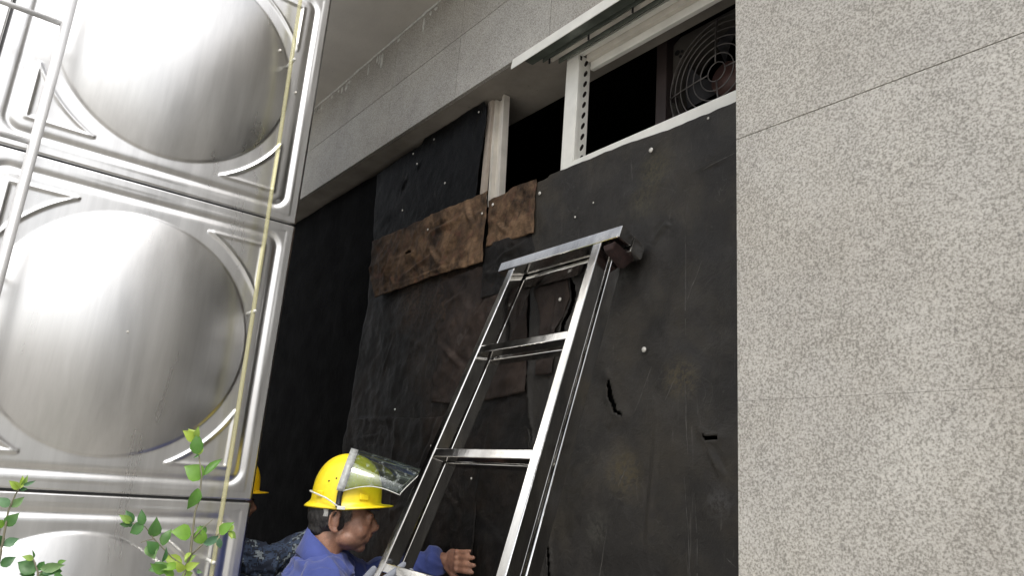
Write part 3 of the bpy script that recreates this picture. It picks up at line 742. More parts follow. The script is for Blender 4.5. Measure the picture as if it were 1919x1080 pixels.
# ================================================================== LEANING STAINLESS LADDER
AL = math.atan(.335)
dv = Vector((0, math.sin(AL), math.cos(AL))); nv = Vector((0, math.cos(AL), -math.sin(AL)))
def YL(z): return 1.25 + .335 * (z - 1.6)
lad = empty('step_ladder', (-1.8, YL(0), 0), 'folded stainless steel stepladder with wide top cap leaning against the black sheets', 'ladder')
def obox(name, c0, c1, half_x, n0, n1, mat, parent, bevel=.0025, d_ext=None):
    """bar between centres c0,c1 on the front plane; spans half_x in X and n0..n1 in the depth direction"""
    c0 = Vector(c0); c1 = Vector(c1); vs = []
    for c in (c0, c1):
        for sx, nn in ((-1, n0), (1, n0), (1, n1), (-1, n1)): vs.append(c + Vector((half_x * sx, 0, 0)) + nv * nn)
    m = MB().add(vs, [(0, 1, 2, 3)[::-1], (4, 5, 6, 7), (0, 1, 5, 4), (1, 2, 6, 5), (2, 3, 7, 6), (3, 0, 4, 7)])
    me = m.mesh(name)
    bm = bmesh.new(); bm.from_mesh(me); bmesh.ops.recalc_face_normals(bm, faces=bm.faces); bm.to_mesh(me); bm.free()
    o = link(name, me, mat, parent, loc=-Vector(lad.location))
    mod = o.modifiers.new('bevel', 'BEVEL'); mod.width = bevel; mod.segments = 2
    return o
def fp(x, z): return Vector((x, YL(z), z))
def XLo(z): return -2.028 - .10 * (2.04 - z) if z < 2.04 else -2.028 + .02 * (z - 2.04)     # left rail centre
def XRo(z): return -1.573 + .055 * (2.04 - z) if z < 2.04 else -1.573 - .05 * (z - 2.04)
ZT = 2.352
for (na, nb, off) in ((0, .048, 0), (.056, .100, -.006)):
    for X in (XLo, XRo):
        sgn = 1 if X is XRo else -1
        ox = .013 if (na > 0 and sgn > 0) else 0
        c0 = fp(X(0) + ox, 0); c1 = fp(X(ZT) + ox * .5, ZT)
        cm = fp(X(2.04), 2.04)
        # a straight bar from foot to cap
        o = obox('rail', c0, c1, .0165 if X is XLo else .0185, na, nb, MAT['ladder'], lad, .003)
    for z in (2.042, 1.690, 1.339, .987, .635, .283):
        zz = z
        t_ = z / ZT
        xl = XLo(0) + (XLo(ZT) - XLo(0)) * t_ + .0165; xr = XRo(0) + (XRo(ZT) - XRo(0)) * t_ - .0185
        c = fp((xl + xr) / 2, zz)
        obox('rung', c - dv * .0135, c + dv * .0135, (xr - xl) / 2, na + .003, nb - .006, MAT['ladder'], lad, .002)
# cap: two box channels side by side
xc = (-2.100 - 1.489) / 2; hx = (2.100 - 1.489) / 2
c = fp(xc, 2.387)
obox('top_cap', c - dv * .042, c, hx, -.004, .050, MAT['ladder'], lad, .003)
obox('top_cap', c - dv * .058, c - dv * .004, hx, .054, .106, MAT['ladder'], lad, .003)
# rusty weld gusset under the cap on the right
m = MB()
cc = fp(-1.540, 2.335)
vs = [cc + Vector((-.022, 0, 0)) + nv * .004, cc + Vector((.030, 0, 0)) + nv * .004 + dv * .006, cc + Vector((.030, 0, 0)) + nv * .10 + dv * .0, cc + Vector((-.022, 0, 0)) + nv * .10,
      cc + Vector((-.015, 0, 0)) + nv * .01 - dv * .018, cc + Vector((.016, 0, 0)) + nv * .01 - dv * .016, cc + Vector((.012, 0, 0)) + nv * .085 - dv * .040, cc + Vector((-.015, 0, 0)) + nv * .085 - dv * .035]
m.add(vs, [(0, 1, 2, 3), (7, 6, 5, 4), (0, 4, 5, 1), (1, 5, 6, 2), (2, 6, 7, 3), (3, 7, 4, 0)])
m.make('weld_gusset', MAT['rust'], lad, False, .004, loc=-Vector(lad.location))
for X in (XLo, XRo):
    for nn in (.024, .078):
        o = obox('rubber_foot', fp(X(0), 0) - dv * 0, fp(X(0), 0) + dv * .05, .021, nn - .027, nn + .027, MAT['black'], lad, .003)

# ================================================================== PEOPLE
class Blob(MB):
    def ell(s, c, r, rot=None, n=20, m=12):
        c = Vector(c); vs = []; 
        M3 = rot if rot is not None else Matrix.Identity(3)
        for i in range(m + 1):
            th = math.pi * i / m
            for j in range(n):
                ph = 2 * math.pi * j / n
                vs.append(c + M3 @ Vector((r[0] * math.sin(th) * math.cos(ph), r[1] * math.sin(th) * math.sin(ph), r[2] * math.cos(th))))
        fs = [(i * n + j, i * n + (j + 1) % n, (i + 1) * n + (j + 1) % n, (i + 1) * n + j) for i in range(m) for j in range(n)]
        return s.add(vs, fs)
    def cap(s, a, b, ra, rb, n=18):
        a = Vector(a); b = Vector(b); s.tube([a, b], [ra, rb], n); s.ell(a, (ra,) * 3, None, n, 10); s.ell(b, (rb,) * 3, None, n, 10); return s
    def chain(s, pts, rs):
        for i in range(len(pts) - 1): s.cap(pts[i], pts[i + 1], rs[i], rs[i + 1])
        return s
def remesh(blob, name, voxel, smooth_it=4, factor=.5, post=None, M=None):
    me0 = blob.mesh('tmp')
    if M is not None: me0.transform(M)
    o = bpy.data.objects.new('tmp', me0); COL.objects.link(o)
    r = o.modifiers.new('r', 'REMESH'); r.mode = 'VOXEL'; r.voxel_size = voxel
    s_ = o.modifiers.new('s', 'SMOOTH'); s_.iterations = smooth_it; s_.factor = factor
    dg = bpy.context.evaluated_depsgraph_get(); dg.update()
    me = bpy.data.meshes.new_from_object(o.evaluated_get(dg)); me.name = name
    bpy.data.objects.remove(o); bpy.data.meshes.remove(me0)
    if post:
        no = [v.normal.copy() for v in me.vertices]
        for v, nn in zip(me.vertices, no): v.co = v.co + nn * post(v.co)
    for p in me.polygons: p.use_smooth = True
    me.update(); return me

def hand(b, wrist, d, n, s_, size=1.0, curl=.12, thumb=True):
    """b: blob, d: finger direction, n: out of the back of the hand, s_: toward the little finger"""
    d = Vector(d).normalized(); n = Vector(n).normalized(); s_ = Vector(s_).normalized(); w_ = Vector(wrist); S = size
    Mr = Matrix((s_, d, n)).transposed()
    b.cap(w_ - d * .02 * S, w_ + d * .012 * S, .025 * S, .024 * S)
    b.ell(w_ + d * .05 * S, (.040 * S, .050 * S, .0145 * S), Mr)
    b.ell(w_ + d * .075 * S, (.040 * S, .022 * S, .0125 * S), Mr)
    for off, ln, r in ((-.030, .072, .0100), (-.0105, .080, .0104), (.0095, .075, .0100), (.028, .058, .0088)):
        base = w_ + d * .084 * S + s_ * off * S
        dd = (d + s_ * off * 3.0).normalized(); p = base; q = dd
        b.ell(base + n * .006 * S, (.0105 * S,) * 3)
        for k, fr in enumerate((.42, .32, .26)):
            q = (q - n * curl * (k + .3)).normalized()
            p2 = p + q * ln * fr * S; b.cap(p, p2, r * S * (1 - .08 * k), r * S * (1 - .08 * (k + 1)), 12); p = p2
    if thumb:
        b.chain([w_ + d * .020 * S - s_ * .024 * S, w_ + d * .055 * S - s_ * .052 * S - n * .008 * S, w_ + d * .085 * S - s_ * .064 * S - n * .010 * S], [.014 * S, .0115 * S, .009 * S])

def head_blob(b):
    b.ell((0, -.022, 1.505), (.076, .094, .092))
    b.ell((0, .030, 1.440), (.060, .056, .074))
    b.ell((0, .018, 1.398), (.054, .056, .036))
    b.ell((0, .052, 1.374), (.026, .020, .017))
    b.cap((-.032, .074, 1.474), (.032, .074, 1.474), .0125, .0125)
    b.cap((0, .080, 1.468), (0, .097, 1.438), .0085, .0125, 14)
    b.cap((0, .099, 1.440), (0, .094, 1.430), .0110, .0095, 12)
    for s_ in (-1, 1):
        b.ell((s_ * .0115, .087, 1.431), (.0085, .0105, .0085))
        b.ell((s_ * .036, .046, 1.428), (.024, .026, .028))
        b.ell((s_ * .031, .070, 1.455), (.0145, .0115, .009))
        b.cap((s_ * .020, .079, 1.421), (s_ * .030, .064, 1.395), .0045, .004, 10)
        b.ell((s_ * .040, .010, 1.402), (.020, .036, .026))
        # ear
        for k in range(14):
            a = -.6 + k / 13 * 4.4
            p = Vector((s_ * (.083 + .004 * math.sin(a)), -.035 + .0175 * math.cos(a + 1.2), 1.455 + .031 * math.sin(a + 1.2)))
            if k: b.cap(prev, p, .0046, .0046, 8)
            prev = p
        b.ell((s_ * .077, -.033, 1.452), (.0055, .014, .025))
        b.ell((s_ * .080, -.028, 1.425), (.005, .007, .008))
    b.cap((-.019, .0785, 1.4100), (.019, .0785, 1.4100), .0070, .0070, 12)
    b.ell((0, .084, 1.411), (.013, .006, .006))
    b.cap((-.017, .0740, 1.3965), (.017, .0740, 1.3965), .0072, .0072, 12)
    b.cap((0, -.040, 1.43), (0, -.080, 1.30), .054, .060)

def figure_local(b, P, lower_only=False):
    """torso, legs and arms for a standing figure. P: dict of joints"""
    hip, chest, neck = Vector(P['hip']), Vector(P['chest']), Vector(P['neck'])
    g_ = P.get('grow', 0)
    return hip, chest, neck

def build_person(name, origin, yaw, label, jacketmat, helmat, joints, detail=True, group=None, voxel=.0045):
    root = empty(name, (origin[0], origin[1], 0), label, 'person', group, (0, 0, yaw))
    J = {k: Vector(v) for k, v in joints.items()}
    b = Blob(); head_blob(b)
    # torso under the clothes
    b.ell(J['chest'] , (.155, .095, .16)); b.cap(J['chest'], J['hip'], .10, .105); b.ell(J['hip'], (.145, .10, .10))
    b.cap(J['sh_l'], J['sh_r'], .052, .052); b.cap(J['neck'], J['chest'], .058, .09)
    for s_ in 'lr':
        b.chain([J['sh_' + s_], J['el_' + s_], J['wr_' + s_]], [.046, .036, .025])
        b.chain([J['th_' + s_], J['kn_' + s_], J['an_' + s_]], [.078, .052, .036])
        b.chain([J['an_' + s_], J['an_' + s_] + Vector((0, .14, -.035))], [.036, .030])
        hd = J['hd_' + s_]; hn = J['hn_' + s_]; hs_ = hd.cross(hn).normalized() * (1 if s_ == 'r' else -1)
        hand(b, J['wr_' + s_] + (J['wr_' + s_] - J['el_' + s_]).normalized() * .02, hd, hn, hs_, .98, curl=joints.get('curl_' + s_, (.12,))[0] if isinstance(joints.get('curl_' + s_), tuple) else .12)
    me = remesh(b, 'body', voxel, 3, .5)
    body = link('body', me, MAT['skin'], root)
    # hair
    h = Blob(); h.ell((0, -.050, 1.478), (.0815, .078, .078)); h.ell((0, -.075, 1.430), (.055, .045, .040))
    for s_ in (-1, 1):
        pass
    hm = remesh(h, 'hair', .004, 3, .5, lambda c: .0018 * noise.noise((c.x * 90, c.y * 90, c.z * 50)))
    link('hair', hm, MAT['hair'], root)
    if detail:
        for s_ in (-1, 1): e = Blob(); e.cap((s_ * .018, .0865, 1.4755), (s_ * .042, .078, 1.4765), .0032, .002, 8); e.make('eyebrow', MAT['hair'], root, True)
        for s_ in (-1, 1):
            q = Blob(); q.ell((s_ * .030, .0790, 1.4530), (.0085, .0035, .0018)); q.make('eye', MAT['black'], root, True)
        lp = Blob(); lp.cap((-.017, .0835, 1.4033), (.017, .0835, 1.4033), .0018, .0018, 8); lp.make('mouth_line', MAT['rust'], root, True)
    # jacket
    k = Blob()
    k.ell(J['chest'] + Vector((0, -.005, -.01)), (.190, .125, .185)); k.cap(J['chest'], J['hip'] + Vector((0, 0, .02)), .128, .135); k.ell(J['hip'] + Vector((0, 0, .02)), (.18, .13, .12))
    k.cap(J['sh_l'], J['sh_r'], .076, .076); k.cap(J['neck'] + Vector((0, 0, -.04)), J['chest'], .068, .11)
    for s_ in 'lr':
        w_ = J['wr_' + s_]; e_ = J['el_' + s_]
        k.chain([J['sh_' + s_], e_, e_ + (w_ - e_) * .90], [.074, .060, .046])
    sd = origin[0] * 3
    def folds(c):
        f = 0
        f += .014 * (1 - min(1, abs(noise.noise((c.x * 7 + sd + c.z * 3, c.y * 8, c.z * 13))) * 4.5))
        f += .006 * (1 - min(1, abs(noise.noise((c.x * 20, c.y * 18 + sd, c.z * 30))) * 4))
        return f
    jm = remesh(k, 'jacket', .0058, 5, .5, folds)
    jk = link('jacket', jm, jacketmat, root)
    # collar: folded band round the neck
    m = MB(); n = 40; nk = J['neck']
    rings = [(.060, .040, 0), (.064, .046, .002), (.074, .008, -.004), (.088, -.026, -.006), (.090, -.030, -.006), (.080, -.006, 0)]
    for (r, dz, _) in rings:
        for i in range(n):
            a = 2 * math.pi * (i + .5) / n
            # opening at the front (+Y)
            fr = max(0, math.sin(a)) ** 3
            rr = r * (1 + .06 * noise.noise((math.cos(a) * 2, math.sin(a) * 2, r * 20)))
            m.v.append((nk.x + rr * 1.06 * math.cos(a), nk.y + .018 + rr * 1.05 * math.sin(a) + .04 * fr, nk.z + dz - .014 - .055 * (math.sin(a) + .25) - .035 * fr))
    for a in range(len(rings) - 1):
        for i in range(n - 1):
            if (i + .5) / n > .235 and (i + .5) / n < .265: continue
            m.f.append((a * n + i, a * n + i + 1, (a + 1) * n + i + 1, (a + 1) * n + i))
    for a in range(len(rings) - 1): m.f.append((a * n + n - 1, a * n, (a + 1) * n, (a + 1) * n + n - 1))
    co = m.make('collar', jacketmat, root, True); q = co.modifiers.new('t', 'SOLIDIFY'); q.thickness = .003
    # trousers and boots
    t_ = Blob(); t_.ell(J['hip'], (.175, .125, .13))
    for s_ in 'lr': t_.chain([J['th_' + s_], J['kn_' + s_], J['an_' + s_] + Vector((0, 0, .03))], [.105, .078, .066])
    link('trousers', remesh(t_, 'trousers', .012, 4, .5, lambda c: .008 * noise.noise((c.x * 9, c.y * 9, c.z * 7))), MAT['trouser'] if jacketmat is not MAT['camo'] else MAT['camo'], root)
    for s_ in 'lr':
        f_ = Blob(); a = J['an_' + s_]; f_.cap(a, a + Vector((0, .02, -.03)), .050, .050); f_.chain([a + Vector((0, -.02, -.045)), a + Vector((0, .16, -.05))], [.042, .038])
        fm = remesh(f_, 'boot', .008, 3, .5)
        for v in fm.vertices: v.co.z = max(v.co.z, .016 if a.z < .1 else .078)
        link('boot', fm, MAT['boot'], root)
    return root, J

def helmet(root, mat, full=True):
    """hard hat built in the figure's frame: x right, y forward"""
    hc = Vector((0, -.008, 1.518)); n = 64; rows = []
    def rim(a):   # half axes of the shell rim
        return Vector((.099 * math.cos(a), .114 * math.sin(a), 0))
    H = .146
    m = MB(); prof = []
    K = 18
    for i in range(1, K + 1):
        t = i / K; ang = t * math.pi / 2
        prof.append((math.sin(ang) ** .92, math.cos(ang) ** .86 if i < K else 0))
    m.v.append(tuple(hc + Vector((0, 0, H)))) 
    for (rr, zz) in prof:
        for j in range(n):
            a = 2 * math.pi * j / n; p = rim(a) * rr; z = H * zz
            ridge = 0
            for cx in (-.030, 0, .030):
                ridge += .0045 * math.exp(-((p.x - cx) / .0075) ** 2)
            z += ridge * (1 if zz > .3 else zz / .3)
            m.v.append((hc.x + p.x, hc.y + p.y, hc.z + z))
    # vertical skirt and brim
    def brimw(a):
        s_ = math.sin(a); f = max(0, s_); bk = max(0, -s_)
        return .010 + .031 * f ** 1.6 + .009 * bk ** 3
    def droop(a):
        s_ = math.sin(a); return .006 + .005 * (1 - abs(s_)) - .012 * max(0, s_) + .004 * max(0, -s_)
    ext = []
    for q, (fr, dz) in enumerate(((.06, -.004), (.35, -.0075), (.7, -.0095), (1.0, -.0125), (1.02, -.0165), (.93, -.0150))):
        for j in range(n):
            a = 2 * math.pi * j / n; p = rim(a); d = p.normalized()
            dd = d * (brimw(a) * fr)
            m.v.append((hc.x + p.x + dd.x, hc.y + p.y + dd.y, hc.z + dz - droop(a) * fr))
    rws = K + 6
    for j in range(n): m.f.append((0, 1 + j, 1 + (j + 1) % n))
    for i in range(rws - 1):
        for j in range(n): m.f.append((1 + i * n + j, 1 + (i + 1) * n + j, 1 + (i + 1) * n + (j + 1) % n, 1 + i * n + (j + 1) % n))
    hat = m.make('hard_hat', mat, root, True); so_ = hat.modifiers.new('t', 'SOLIDIFY'); so_.thickness = .0025; so_.offset = -1
    for s_ in (-1, 1):       # lugs
        for (y, w_) in ((.055, .032), (-.085, .026)):
            a = math.asin(max(-1, min(1, y / .114))); xx = s_ * .099 * math.cos(a)
            l = MB().box((-.004, -w_ / 2, -.010), (.004, w_ / 2, .010)).make('lug', mat, hat, False, .003); l.location = (xx + s_ * .001, hc.y + y, hc.z + .016)
            l.rotation_euler = (0, 0, s_ * -math.atan2(y * .099 ** 2 / .114 ** 2, abs(xx)) * -1)
    # vent holes
    if full:
        for s_ in (-1, 1):
            for (y, z) in ((-.040, .068), (-.062, .058)):
                q = 1 - (z / H) ** 2.3; xx = s_ * .099 * math.sqrt(max(0, q ** .9 - (y / .114) ** 2))
                d = Blob(); d.ell((xx, hc.y + y, hc.z + z), (.003, .003, .003), None, 8, 6); d.make('vent', MAT['black'], hat)
    return hat, hc, H

SM = 1.05; ORG = (-2.335 * SM, 1.14 * SM); YAW = -math.atan2(.44, .898)
def wl(p, org=ORG, yaw=YAW, sm=SM):       # world -> figure frame
    v = Vector((p[0] - org[0], p[1] - org[1])) / sm; c, s_ = math.cos(-yaw), math.sin(-yaw)
    return (v.x * c - v.y * s_, v.x * s_ + v.y * c, (p[2] - 1.6 * (1 - sm)) / sm)
def wd_(d, yaw=YAW):
    c, s_ = math.cos(-yaw), math.sin(-yaw); return (d[0] * c - d[1] * s_, d[0] * s_ + d[1] * c, d[2])
wrist_l = wl((-2.425, 1.575, 1.318)); wrist_r = wl((-2.075, 1.06, 1.20))
J1 = dict(hip=(0, -.16, .93), chest=(0, -.058, 1.19), neck=(0, -.070, 1.35), sh_l=(-.165, -.040, 1.277), sh_r=(.148, -.048, 1.258),
          el_l=wl((-2.63, 1.38, 1.215)), wr_l=wrist_l, el_r=wl((-2.10, .93, 1.02)), wr_r=wrist_r,
          hd_l=wd_((1, -.0, .08)), hn_l=wd_((0, -1, 0)), hd_r=wd_((.35, .75, .55)), hn_r=wd_((.9, -.4, 0)),
          th_l=(-.09, -.20, .88), th_r=(.09, -.20, .88), kn_l=(-.10, -.12, .48), kn_r=(.11, -.20, .48), an_l=(-.11, -.12, .166), an_r=(.12, -.26, .166))
man, JJ = build_person('person', ORG, YAW, 'worker in blue jacket and yellow hard hat with raised face shield pushing the sheets', MAT['blue'], MAT['helmet'], J1)
man.scale = (SM, SM, SM); man.location.z = 1.6 * (1 - SM)
hat, hc, H = helmet(man, MAT['helmet'])
# black strap, white elastic, nape strap
def arc_over(y0, y1, r, z0, zt, n=26, grow=0):
    pts = []
    for i in range(n + 1):
        a = math.pi * i / n
        pts.append(Vector((r * math.cos(a), y0 + (y1 - y0) * math.sin(a), z0 + (zt - z0) * math.sin(a))))
    return pts
def band(name, pts, width, mat, parent, wdir=Vector((0, 1, 0)), th=.003, widths=None):
    m = MB(); n = len(pts)
    for i, p in enumerate(pts):
        w_ = (widths[i] if widths else width) / 2; m.v += [tuple(p - wdir * w_), tuple(p + wdir * w_)]
    m.f = [(2 * i, 2 * i + 1, 2 * i + 3, 2 * i + 2) for i in range(n - 1)]
    o = m.make(name, mat, parent, True); s_ = o.modifiers.new('t', 'SOLIDIFY'); s_.thickness = th; s_.offset = 0; return o
# visor bracket (arc over the hat) and sheet
VB0, VBT = -.030, -.002     # forward position at the sides / crown
zs0, zst = 1.556, 1.683
arc = []
for i in range(41):
    a = math.pi * (-.02 + 1.04 * i / 40)
    arc.append(Vector((.113 * math.cos(a), VB0 + (VBT - VB0) * max(0, math.sin(a)) , zs0 + (zst - zs0) * math.sin(a))))
band('visor_bracket', arc, .025, MAT['bracket'], hat, Vector((0, .985, -.17)), .004)
m = MB(); NS, NA = 22, 44
for k in range(NS + 1):
    t = k / NS
    for i in range(NA + 1):
        s_ = -1 + 2 * i / NA; a = math.pi / 2 * (1 - s_ * 1.03)
        L = .178 + .047 * max(0, math.sin(a)) ** 1.2
        bow = .020 * math.sin(math.pi * min(1, t * 1.0)) * (1 - max(0, math.sin(a))) ** 3
        y = VB0 + (VBT - VB0) * max(0, math.sin(a)) + .010 + (L) * t
        rz = (zst - zs0) * (1 - .36 * t ** 1.2); z = zs0 + rz * math.sin(a) - .004 * t + bow
        xw = .114 * (1 - .05 * t * t)
        m.v.append((xw * math.cos(a), y, z))
for k in range(NS):
    for i in range(NA):
        a = k * (NA + 1) + i; m.f.append((a, a + 1, a + NA + 2, a + NA + 1))
vz = m.make('visor', MAT['visor'], hat, True)
# visor edge trim
edge = [Vector(m.v[NS * (NA + 1) + i]) for i in range(NA + 1)]
tr = MB(); tr.tube(edge, .0016, 6); 
tr.tube([Vector(m.v[k * (NA + 1)]) for k in range(NS + 1)], .0016, 6); tr.tube([Vector(m.v[k * (NA + 1) + NA]) for k in range(NS + 1)], .0016, 6)
tr.make('visor_edge', MAT['strap'], hat, True)
for s_ in (-1, 1):
    band('strap', [Vector((s_ * x_, y_, z_)) for x_, y_, z_ in ((.1125, -.026, 1.562), (.110, -.030, 1.540), (.107, -.031, 1.522), (.110, -.031, 1.510), (.115, -.030, 1.498))], .017, MAT['black'], hat, th=.003)
    m_ = MB(); m_.tube([(s_ * .116, -.028, 1.499), (s_ * .112, -.048, 1.511), (s_ * .102, -.072, 1.524), (s_ * .082, -.100, 1.533), (s_ * .04, -.124, 1.539), (0, -.129, 1.540)], .0026, 8); m_.make('elastic_cord', MAT['strap'], hat, True)
    boxx = MB().box((-.004, -.014, -.005), (.004, .012, .006)).make('clip', MAT['strap'], hat, False, .002); boxx.location = (s_ * .115, -.020, 1.497)
nb = [Vector((.088 * math.cos(a), -.030 - .080 * math.sin(a), 1.482)) for a in [math.pi * (.12 + .76 * i / 20) for i in range(21)]]
band('nape_strap', nb, .030, MAT['strap'], hat, Vector((0, 0, 1)), .003)
cb_ = [Vector((.097 * math.cos(a), -.008 + .112 * math.sin(a), 1.503)) for a in [2 * math.pi * i / 48 for i in range(49)]]
band('inner_band', cb_, .018, MAT['black'], hat, Vector((0, 0, 1)), .003)
# right glove
gb = Blob(); v0 = Vector(wrist_r); hd = Vector(J1['hd_r']).normalized(); hn = Vector(J1['hn_r']).normalized()
hand(gb, v0 + (v0 - Vector(J1['el_r'])).normalized() * .02, hd, hn, hd.cross(hn).normalized(), 1.14)
link('glove', remesh(gb, 'glove', .0045, 3, .5), MAT['glove'], man)

ORG2 = (-3.434, 1.118)
w2 = lambda p: wl(p, ORG2, YAW, 1.0)
J2 = dict(hip=(0, -.16, .90), chest=(0, -.10, 1.19), neck=(0, -.085, 1.34), sh_l=(-.165, -.085, 1.27), sh_r=(.165, -.085, 1.285),
          el_l=w2((-3.50, 1.38, 1.10)), wr_l=w2((-3.36, 1.50, 1.17)), el_r=w2((-3.19, 1.22, 1.235)), wr_r=w2((-3.22, 1.42, 1.335)),
          hd_l=wd_((.4, .6, .3)), hn_l=wd_((0, -1, 0)), hd_r=wd_((.2, .8, .55)), hn_r=wd_((.9, -.4, 0)),
          th_l=(-.09, -.16, .86), th_r=(.09, -.16, .86), kn_l=(-.10, -.10, .47), kn_r=(.11, -.16, .47), an_l=(-.11, -.12, .09), an_r=(.12, -.2, .09))
p2, _ = build_person('person', ORG2, YAW, 'second worker in camouflage jacket and amber hard hat half hidden behind the tank', MAT['camo'], MAT['helmet2'], J2, True, None, .0065)
p2.location.z = -.014
helmet(p2, MAT['helmet2'], False)

# ================================================================== SHRUBS IN FRONT
def leaf_mesh():
    m = MB(); n = 6
    prof = [(0, 0), (.10, .19), (.28, .34), (.50, .35), (.72, .22), (.88, .085), (1, 0)]
    for t, w_ in prof: m.v += [(-w_, t, .34 * w_ - .42 * (t - .35) ** 2), (0, t, -.42 * (t - .35) ** 2 - .015), (w_, t, .30 * w_ - .42 * (t - .35) ** 2)]
    for i in range(6):
        a = i * 3; m.f += [(a, a + 1, a + 4, a + 3), (a + 1, a + 2, a + 5, a + 4)]
    return m
LM = {}
for k in ('leaf', 'leaf_dark', 'leaf_young', 'leaf_pale'):
    me = leaf_mesh().mesh('leaf'); me.materials.append(MAT[k]); LM[k] = me
    for p in me.polygons: p.use_smooth = True
# shoots stand in a plane facing the street; coordinates are metres in that plane (a: along, z: height)
PA = Vector((-1.268, .17, 0)); PDIR = Vector((.15, .989, 0)).normalized(); PN = Vector((.989, -.15, 0))
def pp(a, z, dep=0): return PA + PDIR * a + Vector((0, 0, z)) + PN * dep
def stem(root, pts, r0, r1):
    n = len(pts); m = MB(); m.tube([pp(*p) for p in pts], [r0 + (r1 - r0) * i / (n - 1) for i in range(n)], 7)
    m.make('stem', MAT['stem'], root, True, loc=-Vector(root.location))
def leaf(root, b, t, wf=1.0, kind='leaf', tilt=0.0, dep=0.0):
    B = pp(b[0], b[1], dep); T = pp(t[0], t[1], dep + random.uniform(-.010, .012)); L = (T - B).length
    y = (T - B).normalized(); zv = (PN + Vector((0, 0, tilt)) + PDIR * random.uniform(-.6, .6)); zv = (zv - y * zv.dot(y)).normalized(); xv = y.cross(zv)
    o = link('leaf', LM[kind], None, root)
    o.matrix_parent_inverse = Matrix.Identity(4)
    o.location = B - Vector(root.location)
    o.rotation_euler = Matrix((xv, y, zv)).transposed().to_euler(); o.scale = (L * wf, L, L)
